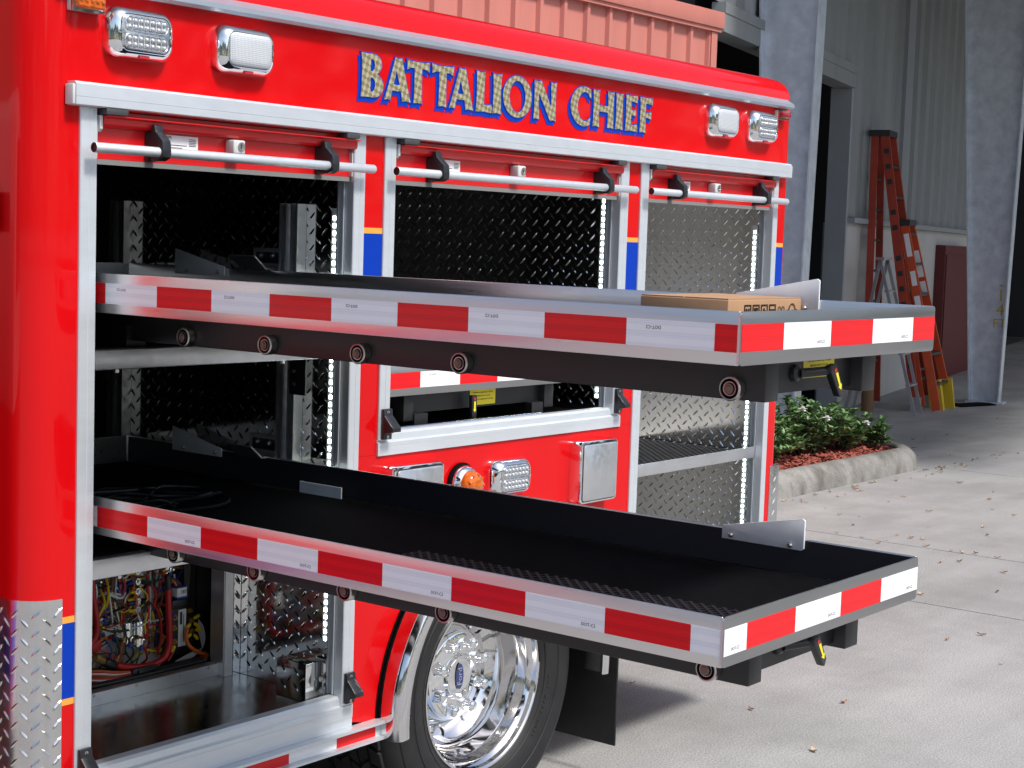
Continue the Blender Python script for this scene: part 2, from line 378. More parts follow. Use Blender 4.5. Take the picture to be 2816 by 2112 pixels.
def ribbed(name, s0, s1, z0, z1, pitch, M, parent, n0=0.0, depth=0.05, first=0.1):
    pts = [(s0, 0)]; s = s0+first
    while s+0.16 < s1:
        pts += [(s, 0), (s+0.035, -depth), (s+0.085, -depth), (s+0.12, 0)]
        if pitch > 0.4: pts += [(s+0.12+pitch*0.25, 0), (s+0.135+pitch*0.25, -0.007), (s+0.155+pitch*0.25, 0)]
        s += pitch
    pts.append((s1, 0)); V = []; F = []
    for a, b in pts: V += [hp(a, n0+b, z0), hp(a, n0+b, z1)]
    for i in range(len(pts)-1): F.append([2*i, 2*i+2, 2*i+3, 2*i+1])
    return mesh(name, V, F, M, parent)
ribbed('cladding_panel', -5.6, -0.56, 3.27, 7.2, 0.47, clad_m, hangar)
ribbed('cladding_panel', -0.555, 1.72, 1.86, 7.2, 0.47, clad_m, hangar, first=0.16)
ribbed('cladding_panel', 2.10, 7.0, 1.86, 7.2, 0.54, clad_m, hangar, first=0.25)
hbox('trim_strip', (1.722, 2.098), (-0.06, 0.02), (1.85, 7.2), trim_m, hangar)
hbox('lintel', (-4.72, -0.56), (-0.05, 0.15), (3.06, 3.19), clad_m, hangar); hbox('flashing', (-4.72, -0.56), (-0.056, 0.05), (3.192, 3.268), clad_m, hangar)
hbox('door_jamb', (-0.62, -0.56), (-0.03, 0.17), (0.0, 3.055), trim_m, hangar)
hbox('wall_base', (-0.558, 7.0), (-0.02, 0.2), (0.0, 1.80), wain_m, hangar)
hbox('ledge', (-0.555, 7.0), (-0.10, 0.0), (1.802, 1.852), trim_m, hangar)
hbox('wall_end', (7.003, 7.12), (-0.06, 0.25), (0, 7.2), trim_m, hangar)
hbox('header', (7.13, 16.0), (-0.05, 0.1), (4.2, 7.2), clad_m, hangar)
hbox('back_wall', (-4.2, 16.0), (9.0, 9.2), (0, 7.2), hang_in, hangar)
hbox('side_wall', (-4.5, -4.21), (0.25, 9.0), (0, 7.2), hang_in, hangar)
hbox('side_wall', (16.21, 16.4), (-7, 9.0), (0, 7.2), hang_in, hangar)  # extended out past the hangar front to block light from the far side
hbox('partition', (-4.15, 5.0), (3.5, 3.6), (0, 2.75), mat('inside_partition', (0.10, 0.10, 0.105), rough=0.8), hangar)
hbox('roof', (-5.6, 16.2), (-0.2, 9.4), (7.21, 7.4), clad_m, hangar)
hbox('inside_floor', (-4.15, 15.9), (0.25, 8.9), (0.004, 0.008), mat('hangar_floor', (0.10, 0.10, 0.10), rough=0.6), hangar)
# canopy carried by the tapered columns
can = empty('canopy', hp(5, -3, 0)); tag(can, 'dark metal canopy roof over the hangar apron', 'canopy')
hbox('roof_sheet', (-4.9, 16.2), (-5.6, -0.06), (5.15, 5.22), hang_in, can)
for k in range(6): hbox('beam', (-1.5+k*3.2, -1.3+k*3.2), (-5.5, -0.08), (4.90, 5.14), hang_in, can)
def column(outer, label, ks=1.0):
    o = Vector(outer); root = tag(empty('steel_column', o), label, 'column', 'tapered columns of the hangar canopy')
    def q(n, s, z): return o+HN*n+HD*s+Vector((0, 0, z))
    H = 4.89
    # web, tapering
    zs = [0.02, 3.0, H]; ou = [0.0, -0.06*ks, -0.09*ks]; inn = [0.25*ks, 0.42*ks, 0.52*ks]
    def plate(nm, prof):
        V = []; F = []
        for (n0, n1, s0, s1, z) in prof: V += [q(n0, s0, z), q(n1, s0, z), q(n1, s1, z), q(n0, s1, z)]
        for i in range(len(prof)-1):
            for k in range(4): k2 = (k+1) % 4; F.append([4*i+k, 4*i+k2, 4*i+4+k2, 4*i+4+k])
        F += [[3, 2, 1, 0], [len(V)-4, len(V)-3, len(V)-2, len(V)-1]]
        mesh(nm, V, F, galv, root)
    plate('web', [(a, b, -.006, .006, z) for a, b, z in zip(ou, inn, zs)])
    plate('flange', [(a-.014, a-.001, -.10, .10, z) for a, z in zip(ou, zs)])
    plate('flange', [(b+.001, b+.014, -.10, .10, z) for b, z in zip(inn, zs)])
    plate('base_plate', [(-.06, .32, -.14, .14, 0.0), (-.06, .32, -.14, .14, .018)])
    return root
column((9.25, 3.385, 0), 'galvanised steel column standing right behind the truck', .87)
c2 = column((14.55, 3.83, 0), 'galvanised steel column with yellow 14 FT marking, to the right of the ladders', 1.12)
ypaint = mat('yellow_stencil', (0.60, 0.42, 0.02), rough=0.6)
for s_, z_, sz in (('-', 1.24, .16), ('1', 1.12, .17), ('4', 0.97, .17), ('FT', 0.83, .13)):
    text('stencil_mark', s_, Vector((14.55, 3.83, 0))+HN*0.035+HD*-0.008+Vector((0, 0, z_)), -HN, (0, 0, 1), sz, ypaint, c2, 0.0006)

# low red building along the planter
pink = mat('red_metal_siding', (0.52, 0.185, 0.15), rough=0.45, noise=(1.5, 0.06, 4, (4, 4, 0.4)))
shed = empty('red_shed', (4, 5.0, 0)); tag(shed, 'low building with salmon red ribbed siding beyond the truck roof', 'building')
SY = 3.4
def shed_wall():
    pts = []; x = 7.79-.24*84
    while x < 7.74:
        pts += [(x, SY), (x+.188, SY), (x+.200, SY-.026), (x+.229, SY-.026)]; x += 0.24
    pts.append((7.83, SY)); V = []; F = []
    for a, b in pts: V += [(a, b, 0), (a, b, 3.005)]
    for i in range(len(pts)-1): F.append([2*i, 2*i+2, 2*i+3, 2*i+1])
    return mesh('siding', V, F, pink, shed)
shed_wall()
box('corner_trim', (7.765, 7.84), (SY-.035, SY+.1), (0, 3.004), pink, shed)
box('fascia', (-12.1, 7.885), (SY-.062, SY+.03), (3.030, 3.142), pink, shed, .004)
box('gutter_lip', (-12.1, 7.87), (SY-.048, SY+.0), (3.006, 3.029), pink, shed)
mesh('roof', [(-12.1, SY+.03, 3.13), (7.885, SY+.03, 3.13), (7.885, SY+.2, 3.14), (-12.1, SY+.2, 3.14)], [[0, 1, 2, 3]], pink, shed)
# ------------------------------------------------------------------ planter, mulch, shrubs
def planter():
    root = tag(empty('planter_kerb', (8.0, 2.7, 0)), 'rounded weathered concrete kerb around the shrub bed', 'kerb')
    path = [(2.0+0.35*i, 2.2) for i in range(20)]
    path = [p for p in path if p[0] < 8.75]+[(8.8+.5*math.sin(a), 2.7-.5*math.cos(a)) for a in [PI*k/22 for k in range(23)]]+[(8.4-0.6*i, 3.2) for i in range(11)]
    path = [Vector((p[0], p[1], 0)) for p in path]
    prof = [(0, 0), (0.006, .045), (.016, .08), (.034, .112), (.058, .135), (.085, .147), (.115, .151), (.145, .146), (.158, .13), (.16, .05)]
    V = []; F = []; n = len(prof)
    for i, p in enumerate(path):
        t = (path[min(i+1, len(path)-1)]-path[max(i-1, 0)]).normalized(); inn = Vector((-t.y, t.x, 0))
        for a, z in prof:
            w = 0.004*math.sin(i*1.7+z*40)
            V.append(p+inn*(a+w)+Vector((0, 0, z)))
    for i in range(len(path)-1):
        for k in range(n-1): F.append([i*n+k, (i+1)*n+k, (i+1)*n+k+1, i*n+k+1])
    mesh('kerb_stone', V, F, kerb_m, root, True, None, 60)
    return root
planter()
mul_m = mat('red_mulch', (0.24, 0.055, 0.035), rough=0.9, noise=(60, 0.5, 3))
def in_bed(x, y):
    return 2.34 < y < 3.06 and (x < 8.8 or (x-8.8)**2+(y-2.7)**2 < .35**2)
bedV = [(2.0, 2.33, .10), (8.8, 2.33, .10)]+[(8.8+.37*math.sin(a), 2.7-.37*math.cos(a), .10) for a in [PI*k/14 for k in range(1, 14)]]+[(8.8, 3.07, .10), (2.0, 3.07, .10)]
struct(mesh('soil_bed', bedV, [list(range(len(bedV)))], mul_m))
V = []; F = []
for _ in range(5200):
    x = rnd.uniform(5.6, 9.17); y = rnd.uniform(2.34, 3.06)
    if not in_bed(x, y): continue
    a = rnd.uniform(0, 2*PI); l = rnd.uniform(.012, .034); w = rnd.uniform(.004, .009); t = rnd.uniform(-.5, .5); z = .103+rnd.uniform(0, .018)
    c, s = math.cos(a), math.sin(a); b = len(V)
    V += [(x-c*l+s*w, y-s*l-c*w, z-l*t), (x+c*l+s*w, y+s*l-c*w, z+l*t), (x+c*l-s*w, y+s*l+c*w, z+l*t+.004), (x-c*l-s*w, y-s*l+c*w, z-l*t+.004)]
    F.append([b, b+1, b+2, b+3])
mo = mesh('mulch_chips', V, F, mat('mulch_chip', (0.30, 0.075, 0.05), rough=0.9, noise=(25, 0.5, 3))); mo['kind'] = 'stuff'
mo['label'] = 'red bark mulch chips covering the shrub bed'; mo['category'] = 'mulch'
leaf_ms = [mat('leaf_green_a', (0.10, 0.20, 0.065), rough=0.40, noise=(18, 0.3)), mat('leaf_green_b', (0.16, 0.27, 0.105), rough=0.40, noise=(18, 0.3)), mat('leaf_green_c', (0.055, 0.11, 0.04), rough=0.45, noise=(18, 0.3))]
stem_m = mat('shrub_stem', (0.12, 0.08, 0.05), rough=0.8)
petal = mat('white_petal', (0.82, 0.80, 0.82), rough=0.5)
def leaf_quad(V, F, I, p, d, up, l, w, mi):
    d = d.normalized(); s = d.cross(up).normalized(); nn = s.cross(d); b = len(V)
    V += [p, p+d*l*.35+s*w*.5+nn*l*.06, p+d*l*.75+s*w*.42+nn*l*.02, p+d*l-nn*l*.12, p+d*l*.75-s*w*.42+nn*l*.02, p+d*l*.35-s*w*.5+nn*l*.06, p+d*l*.5-nn*l*.03]
    F += [[b, b+1, b+2, b+6], [b+6, b+2, b+3], [b+6, b+3, b+4], [b, b+6, b+4, b+5]]; I += [mi]*4
def shrub(x, y, R, H, n, label, flowers=0, seed=1):
    g = random.Random(seed); root = tag(empty('shrub', (x, y, .1)), label, 'shrub', 'leafy shrubs in the mulch bed')
    V = []; F = []; I = []; SV = []; SF = []; tips = []
    for k in range(n):
        a = g.uniform(0, 2*PI); r = R*math.sqrt(g.uniform(0, 1)); h = .82*H*g.uniform(.5, 1.12)*(1-.35*(r/R)**2)
        tip = Vector((x+r*math.cos(a), y+r*math.sin(a)*.85, .1+h)); base = Vector((x+.25*r*math.cos(a), y+.25*r*math.sin(a), .1))
        mid = (base+tip)/2+Vector((g.uniform(-.03, .03), g.uniform(-.03, .03), .03)); P = spline([base, mid, tip], 4)
        tube_geo(P, [.004-.0025*i/len(P) for i in range(len(P))], 4, SV, SF); tips.append(tip)
        for i in range(2, len(P)):
            for q in range(4):
                d = Vector((g.uniform(-1, 1), g.uniform(-1, 1), g.uniform(-.15, .9)))
                leaf_quad(V, F, I, P[i]+Vector((g.uniform(-.01, .01),)*3), d, Vector((0, 0, 1)), g.uniform(.038, .07), g.uniform(.020, .032), g.choice((0, 0, 1, 1, 2)))
        for q in range(6):
            d = Vector((math.cos(q*1.05+a), math.sin(q*1.05+a), g.uniform(.2, .9)))
            leaf_quad(V, F, I, tip, d, Vector((0, 0, 1)), g.uniform(.04, .065), g.uniform(.018, .026), g.choice((0, 1, 1, 2)))
    lv = mesh('leaves', V, F, leaf_ms, root, True, I); lv['kind'] = 'stuff'
    st = mesh('stems', SV, SF, stem_m, root)
    return root, tips
def flower(p, label):
    V = []; F = []; I = []
    for k in range(5):
        a = 2*PI*k/5; d = Vector((math.cos(a), math.sin(a), .25))
        leaf_quad(V, F, I, p, d, Vector((0, 0, 1)), .034, .034, 0)
    for k in range(5):
        a = 2*PI*k/5; d = Vector((.2*math.cos(a)-.5, .3*math.sin(a)-.6, .6*math.sin(a)+.3))
        leaf_quad(V, F, I, p, d, Vector((0, 0, 1)), .03, .03, 0)
    return V, F
SH = [(6.75, 2.62, .30, .34, 46, 'shrub in the bed closest to the truck rear corner'),
      (7.55, 2.78, .38, .36, 66, 'low shrub in the mulch bed, second from the truck corner'),
      (8.25, 2.80, .42, .47, 84, 'tallest shrub with white blooms in the mulch bed'),
      (8.68, 2.72, .28, .40, 44, 'shrub next to the rounded end of the kerb'),
      (8.98, 2.60, .17, .26, 15, 'thin sprawling shrub at the tip of the kerbed bed'),
      (6.1, 2.75, .34, .40, 36, 'shrub in the bed mostly hidden behind the truck')]
for k, (x, y, R, H, n, lb) in enumerate(SH):
    root, tips = shrub(x, y, R, H, n, lb, seed=20+k)
    if k == 2:
        near = sorted(tips, key=lambda t: -(t-CAM).length+0*t.z)
        sel = [Vector((8.05, 2.50, .40)), Vector((8.0, 2.66, .45)), Vector((8.62, 2.48, .33))]
        for s_ in sel:
            V, F = flower(s_, ''); mesh('flower', V, F, petal, root, True)

# ------------------------------------------------------------------ fallen leaves on the paving
LP = [(9.3, 2.31), (7.61, 1.73), (8.5, 1.72), (7.29, 2.01), (7.23, 2.14), (8.0, 2.13), (9.15, 2.1), (7.97, 1.3), (10.08, 2.76), (6.84, 2.15), (6.65, 1.68), (6.38, 1.46), (6.26, 0.99), (5.97, 1.11), (6.08, 0.62), (7.62, 1.71), (7.18, 1.36), (5.8, 0.59), (5.71, 0.65), (5.7, 0.32), (5.23, 0.17), (4.91, 0.4), (4.17, -0.04), (4.35, -0.11), (3.95, -0.35), (3.04, -0.15), (2.74, 0.04), (2.48, -0.33), (7.94, 1.29), (8.28, 1.4), (6.9, 0.91), (7.45, 0.94), (7.33, 1.69), (6.81, 1.85), (6.68, 1.57), (2.73, 0.51), (6.65, 1.13), (6.26, 1.14), (6.66, 0.79), (10.56, 2.92), (10.82, 2.99), (11.22, 2.97), (12.93, 3.21), (7.76, 2.15), (7.5, 2.18)]
g = random.Random(5)
for k in range(26): LP.append((g.uniform(6.9, 9.4), 2.17-g.uniform(0, .16)**1.0))
for k in range(22): LP.append((g.uniform(8.9, 10.5), 2.11+g.uniform(-.05, .05)))
for k in range(14): LP.append((g.uniform(5.5, 12.5), g.uniform(-.6, 3.2)))
for k in range(8): LP.append((g.uniform(6.02, 6.08), g.uniform(.3, 1.6)))
LP = [p for p in LP if not (p[1] > 2.18 and p[0] < 9.35)]
dry = [mat('dry_leaf_tan', (0.36, 0.20, 0.09), rough=0.7, noise=(40, 0.3)), mat('dry_leaf_brown', (0.16, 0.075, 0.04), rough=0.7, noise=(40, 0.3)), mat('dry_leaf_pale', (0.52, 0.36, 0.20), rough=0.7)]
protos = []
for k in range(6):
    V = []; F = []; gg = random.Random(k); n = 7; mi = k % 3
    for i in range(n):
        t = i/(n-1); w = .013*math.sin(PI*min(1, t*.95+.05))*(1+.25*gg.uniform(-1, 1)); x = (t-.5)*.062
        z = .004+.010*(2*t-1)**2+.003*gg.uniform(0, 1)
        V += [(x, -w, z+.006), (x, 0, z), (x, w, z+.005*gg.uniform(.3, 1.6))]
    for i in range(n-1): F += [[3*i, 3*i+3, 3*i+4, 3*i+1], [3*i+1, 3*i+4, 3*i+5, 3*i+2]]
    a = gg.uniform(0, 6); c, s = math.cos(a), math.sin(a)
    me = bpy.data.meshes.new('fallen_leaf'); me.from_pydata([(v[0]*c-v[1]*s, v[0]*s+v[1]*c, v[2]) for v in V], [], F); me.materials.append(dry[mi])
    me.polygons.foreach_set('use_smooth', [True]*len(me.polygons)); protos.append(me)
tone = ['tan', 'dark brown', 'pale straw']
for k, (x, y) in enumerate(LP):
    o = bpy.data.objects.new('fallen_leaf', protos[k % 6])
    link(o, None, (x, y, .001)); o.rotation_euler = (0, 0, g.uniform(0, 6.28)); s = g.uniform(.30, .72); o.scale = (s, s, s)
    where = 'gathered along the foot of the planter kerb' if y > 1.95 and x < 9.45 else ('on the open paving near the truck' if x < 5 else 'scattered on the open paving')
    tag(o, 'small %s dry leaf lying %s' % (tone[(k % 6) % 3], where), 'leaf', 'fallen %s leaves %s' % (tone[(k % 6) % 3], where))

# ------------------------------------------------------------------ ladders and things along the hangar wall
lad_o = mat('orange_fibreglass', (0.36, 0.042, 0.02), rough=0.45, noise=(8, 0.15))
lad_b = mat('bright_orange_fibreglass', (0.56, 0.075, 0.018), rough=0.4, noise=(8, 0.12))
lad_cap = mat('ladder_black', (0.025, 0.025, 0.027), rough=0.5)
lad_al = mat('ladder_aluminium', (0.55, 0.56, 0.58), metal=0.8, rough=0.35)
yel_foot = mat('yellow_foot', (0.62, 0.42, 0.015), rough=0.5)
def bar(name, a, b, w, d, side, M, parent):
    """rectangular bar from a to b; w along 'side', d across"""
    a, b = Vector(a), Vector(b); t = (b-a).normalized(); s = Vector(side); s = (s-t*s.dot(t)).normalized(); c = t.cross(s)
    V = [p+s*(i*w/2)+c*(j*d/2) for p in (a, b) for i, j in ((-1, -1), (1, -1), (1, 1), (-1, 1))]
    return mesh(name, V, [[3, 2, 1, 0], [4, 5, 6, 7], [0, 1, 5, 4], [1, 2, 6, 5], [2, 3, 7, 6], [3, 0, 4, 7]], M, parent)

# far trees added unseen behind the camera, dark for paint and chrome to mirror
g = random.Random(3); V = []; F = []; I = []
for k in range(26000):
    a = math.radians(g.uniform(-200, 20)); R = g.uniform(66, 84); hh = 13.0+2.2*math.sin(a*7)+1.4*math.sin(a*17+1)+.8*math.sin(a*41)
    z = hh*math.sqrt(g.uniform(.0, 1)); p = Vector((R*math.cos(a), R*math.sin(a), z+g.uniform(-.3, .5))); d = Vector((g.uniform(-1, 1), g.uniform(-1, 1), g.uniform(-1, 1))).normalized()
    u = d.orthogonal().normalized()*g.uniform(.35, .75); w = d.cross(u)*g.uniform(.5, .9); b = len(V)
    V += [p-u, p-w*.7+u*.2, p+u, p+w]; F.append([b, b+1, b+2, b+3])
tl = mesh('added_far_trees', V, F, mat('added_far_foliage', (.05, .075, .035), rough=.7, noise=(.6, .4))); tl['kind'] = 'stuff'; tl['label'] = 'dark green belt of trees added behind the camera for paint and chrome to mirror'; tl['category'] = 'trees'
def stepladder(root, F1, F2, R1, R2, M, treads, rungs, capz, w=0.075):
    """F/R: (top, foot) in hangar coordinates (s,n,z)"""
    H = lambda q: hp(*q)
    bar('front_rail', H(F1[0]), H(F1[1]), w, .028, HN, M, root); bar('front_rail', H(F2[0]), H(F2[1]), w, .028, HN, M, root)
    bar('rear_rail', H(R1[0]), H(R1[1]), w*.8, .025, HN, M, root); bar('rear_rail', H(R2[0]), H(R2[1]), w*.8, .025, HN, M, root)
    def at(L, z):
        a, b = Vector(L[0]), Vector(L[1]); t = (z-b.z)/(a.z-b.z); return b+(a-b)*t
    for z in treads:
        a, b = at(F1, z), at(F2, z); bar('tread', H(a+Vector((.016, 0, 0))), H(b-Vector((.016, 0, 0))), .085, .022, HN, lad_cap, root)
    for z in rungs:
        a, b = at(R1, z), at(R2, z); bar('rung', H(a+Vector((.014, 0, 0))), H(b-Vector((.014, 0, 0))), .03, .022, HN, lad_cap, root)
    s0, s1 = F1[0][0]-.02, F2[0][0]+.02; n0 = min(F1[0][1], R1[0][1])-.05; n1 = max(F1[0][1], R1[0][1])+.05
    hbox('top_cap', (s0, s1), (n0, n1), (capz, capz+.06), lad_cap, root)
lA = tag(empty('stepladder', hp(.25, -.45, 0)), 'tall red fibreglass stepladder with black stencil marks against the grey wall', 'ladder', 'stepladders by the hangar wall')
A1 = ((.08, -.21, 2.66), (0, -.66, .03)); A2 = ((.40, -.21, 2.66), (.58, -.66, .03))
stepladder(lA, A1, A2, ((.09, -.11, 2.66), (-.02, -.17, .03)), ((.39, -.11, 2.66), (.52, -.17, .03)), lad_o, [.3+.295*k for k in range(8)], [.45+.3*k for k in range(7)], 2.66, .085)
for a in (A1, A2):
    f = Vector(a[1]); hbox('shoe', (f.x-.02, f.x+.02), (f.y-.05, f.y+.05), (0, .14), lad_al, lA)
for k in range(15):                                        # stencilled marks on the near front rail
    z = .42+.148*k
    if k in (3, 8, 11): continue
    a, b = Vector(A1[0]), Vector(A1[1]); t = (z-b.z)/(a.z-b.z); q = b+(a-b)*t; q2 = b+(a-b)*(t+.018)
    bar('stencil_mark', hp(*(q+Vector((-.0155, 0, 0)))), hp(*(q2+Vector((-.0155, 0, 0)))), .05, .002, HN, lad_cap, lA)
lB = tag(empty('stepladder', hp(.3, -.8, 0)), 'short bright orange stepladder with white stickers and yellow feet', 'ladder', 'stepladders by the hangar wall')
B1 = ((.12, -.44, 1.80), (.02, -.86, .02)); B2 = ((.42, -.44, 1.80), (.60, -.88, .02))
stepladder(lB, B1, B2, ((.14, -.36, 1.80), (.07, -.71, .05)), ((.40, -.36, 1.80), (.57, -.73, .05)), lad_b, [.27+.29*k for k in range(6)], [.4+.3*k for k in range(4)], 1.80, .08)
bar('yellow_foot', hp(.60, -.885, .0), hp(.58, -.845, .30), .10, .05, HN, yel_foot, lB)
bar('yellow_foot', hp(.57, -.735, .0), hp(.56, -.70, .26), .08, .05, HN, yel_foot, lB)
bar('yellow_foot', hp(.35, -.86, .0), hp(.34, -.81, .30), .03, .09, HN, yel_foot, lB)
for z0, z1, wd in ((1.50, 1.72, .05), (1.22, 1.36, .05), (1.02, 1.12, .055), (.86, .94, .05)):
    a, b = Vector(B1[0]), Vector(B1[1]); f = lambda z: b+(a-b)*((z-b.z)/(a.z-b.z))
    bar('sticker', hp(*(f(z0)+Vector((-.0155, 0, 0)))), hp(*(f(z1)+Vector((-.0155, 0, 0)))), wd, .002, HN, white_lbl, lB)
for z0, z1 in ((1.30, 1.42), (1.12, 1.26), (1.44, 1.56)):
    a, b = Vector(B2[0]), Vector(B2[1]); f = lambda z: b+(a-b)*((z-b.z)/(a.z-b.z))
    bar('sticker', hp(*(f(z0)+Vector((-.0155, 0, 0)))), hp(*(f(z1)+Vector((-.0155, 0, 0)))), .055, .002, HN, white_lbl, lB)
lC = tag(empty('step_stool', hp(-.35, -.4, 0)), 'small bare aluminium folding ladder in front of the tall red one', 'ladder')
for s in (-.55, -.22):
    bar('leg', hp(s, -.36, 1.46), hp(s, -.76, .0), .03, .018, HN, lad_al, lC)
    bar('leg', hp(s, -.36, 1.46), hp(s, -.10, .0), .03, .018, HN, lad_al, lC)
for k in range(4):
    t = .2+.2*k; bar('tread', hp(-.54, -.76+.40*t, 1.46*t), hp(-.23, -.76+.40*t, 1.46*t), .06, .015, HN, lad_al, lC)
hbox('top_cap', (-.57, -.20), (-.40, -.32), (1.46, 1.485), lad_al, lC)
cab_m = mat('dark_red_cabinet', (0.11, 0.012, 0.012), rough=0.6)
rc = tag(empty('cabinet', hp(5.5, -.1, 0)), 'dark red metal cabinet against the hangar wall beside the far column', 'cabinet')
hbox('carcass', (4.2, 6.9), (-.14, -.022), (0, 1.56), cab_m, rc); hbox('top_box', (4.2, 5.9), (-.14, -.022), (1.561, 1.64), cab_m, rc)
hbox('door_edge', (4.25, 6.85), (-.155, -.141), (.05, 1.52), cab_m, rc)
tb = tag(lathe('cardboard_tube', (12.54, 4.35, 0), (0, 0, 1), [(.058, 0), (.058, .9), (.048, .9), (.048, .02)], mat('brown_card', (0.20, 0.11, 0.055), rough=0.8), None, 16, close=False), 'brown cardboard tube standing on end by the hangar door jamb', 'tube')
tag(prism('rubber_mat', [(13.75, 3.9), (14.3, 3.75), (14.45, 3.95), (13.9, 4.12)], .001, .012, 'xy', rubber, None), 'dark rubber mat lying by the foot of the far column', 'mat')

# ================================================================== THE TRUCK
T = tag(empty('fire_command_truck', (1.3, 1.1, 0)), 'red battalion chief fire truck with its equipment trays pulled out', 'fire truck')
XO = [(0.0, .7135), (.854, 1.786), (1.9255, 2.6526)]     # door openings
POST = [(-.0395, 0.0), (.7135, .7506), (.8159, .854), (1.786, 1.8244), (1.8858, 1.9255), (2.6526, 2.6812)]
ZT = 1.765
# --- painted shell
def wall_strip(name, pts, z0, z1, M):
    V = []; F = []
    for a, b in pts: V += [(a, b, z0), (a, b, z1)]
    for i in range(len(pts)-1): F.append([2*i, 2*i+2, 2*i+3, 2*i+1])
    return mesh(name, V, F, M, T, True, None, 40)
arc = [(-.069-.075*math.sin(a), .075-.075*math.cos(a)) for a in [PI/2*k/14 for k in range(15)]]
wall_strip('front_corner_panel', [(-.0395, 0)]+arc+[(-.144, 1.2), (-.144, 2.2)], .38, 1.992, red)
wall_strip('upper_side_panel', [(-.0395, 0), (2.6812, 0)], ZT, 1.992, red)
rarc = [(2.73+.03*math.sin(a), .03-.03*math.cos(a)) for a in [PI/2*k/8 for k in range(9)]]
wall_strip('rear_corner_panel', [(2.6812, 0)]+rarc+[(2.76, 2.2)], .38, 1.992, red)
wall_strip('far_side_panel', [(-.144, 2.2), (2.76, 2.2)], .38, 1.992, red)
for a, b in ((.7506, .8159), (1.8244, 1.8858)):
    mesh('pillar_panel', [(a, 0, 1.028), (b, 0, 1.028), (b, 0, ZT), (a, 0, ZT)], [[0, 1, 2, 3]], red, T)
WC = (1.285, .385); WR = .447
archp = [(WC[0]+WR*math.cos(a), WC[1]+WR*math.sin(a)) for a in [PI+.01-(PI+.02)*k/36 for k in range(37)]]
outl = [(.7506, .40), (.7506, 1.0275), (1.8858, 1.0275), (1.8858, .38)]+[(p[0], p[1]) for p in archp[::-1]]
lowp = prism('lower_side_panel', outl, 0, .012, 'xz', red, T)
def roof_ring(ins, z):
    out = []; x0, x1, y0, y1 = -.144+ins, 2.76-ins, 0+ins, 2.2-ins
    for cx, cy, r, a0 in ((x1, y0, .03, -PI/2), (x1, y1, .03, 0), (x0, y1, .075, PI/2), (x0, y0, .075, PI)):
        r = max(r-ins*.6, .012); sx = -1 if cx == x1 else 1; sy = 1 if cy == y0 else -1
        for k in range(7):
            a = a0+PI/2*k/6; out.append((cx+sx*r+r*math.cos(a), cy+sy*r+r*math.sin(a), z))
    return out
V = []; F = []; secs = [(0, 1.992), (0, 2.024), (.004, 2.042), (.014, 2.060), (.031, 2.075), (.058, 2.085), (.10, 2.091), (.25, 2.097)]
for s in secs: V += roof_ring(*s)
n = 28
for i in range(len(secs)-1):
    for k in range(n): F.append([i*n+k, i*n+(k+1) % n, (i+1)*n+(k+1) % n, (i+1)*n+k])
F.append([(len(secs)-1)*n+k for k in range(n)])
mesh('roof', V, F, red, T, True, None, 60)
box('underbody', (-.15, 2.70), (.30, 2.15), (.40, .445), black, T); box('underbody', (1.865, 2.75), (.0135, .299), (.352, .445), black, T); box('underbody', (-.10, .745), (.02, .299), (.386, .445), black, T)
box('frame_rail', (-2.5, 2.6), (.55, .63), (.42, .60), black, T)
box('wheel_well_liner', (.84, 1.73), (.62, .64), (.30, 1.02), black, T)
# drip rail
prism('drip_rail', [(0.0, 1.986), (-.018, 1.984), (-.026, 1.990), (-.026, 2.000), (-.006, 2.012), (0.0, 2.016)], -.09, 2.722, 'yz', gutter_m, T)
# --- coloured stripes
def stripes(x0, x1, zt):
    for z0, z1, M, nm in ((zt-.013, zt, orange, 'orange_stripe'), (zt-.1625, zt-.0132, blue, 'blue_stripe'), (zt-.1755, zt-.1627, orange, 'orange_stripe')):
        mesh(nm, [(x0, -.0008, z0), (x1, -.0008, z0), (x1, -.0008, z1), (x0, -.0008, z1)], [[0, 1, 2, 3]], M, T)
stripes(.751, .8155, 1.558); stripes(1.8248, 1.8854, 1.558); stripes(2.6815, 2.733, 1.558); stripes(-.068, -.0398, .785)
# --- front and rear corner guards of tread plate
def corner_f(s, t, h):                                     # s runs from the flat side round the front corner
    r = .077+h
    a = s/.077
    if a < PI/2: return (-.069-r*math.sin(a), .075-r*math.cos(a), t)
    return (-.146-h, .075+(s-.077*PI/2), t)
SS = [0]+[.077*PI/2*k/12 for k in range(1, 13)]+[.30]
V = []; F = []
for s in SS: V += [corner_f(s, .385, 0), corner_f(s, .822, 0), corner_f(s, .822, -.0015), corner_f(s, .385, -.0015)]
for i in range(len(SS)-1):
    for k in range(3): F.append([4*i+k, 4*i+k+1, 4*i+5+k, 4*i+4+k])
cg = mesh('corner_guard', V, F, tread_bright, T, True, None, 40)
tread('tread_lugs', corner_f, (0.0, .30), (.385, .822), tread_bright, cg, ps=.0208, pt=.0365, h=.0018)
cg2 = box('corner_guard', (2.717, 2.775), (-.003, .02), (.385, .83), tread_bright, T, .001)
tread('tread_lugs', lambda s, t, h: (2.717+s, -.0032-h, t), (0, .055), (.385, .83), tread_bright, cg2)

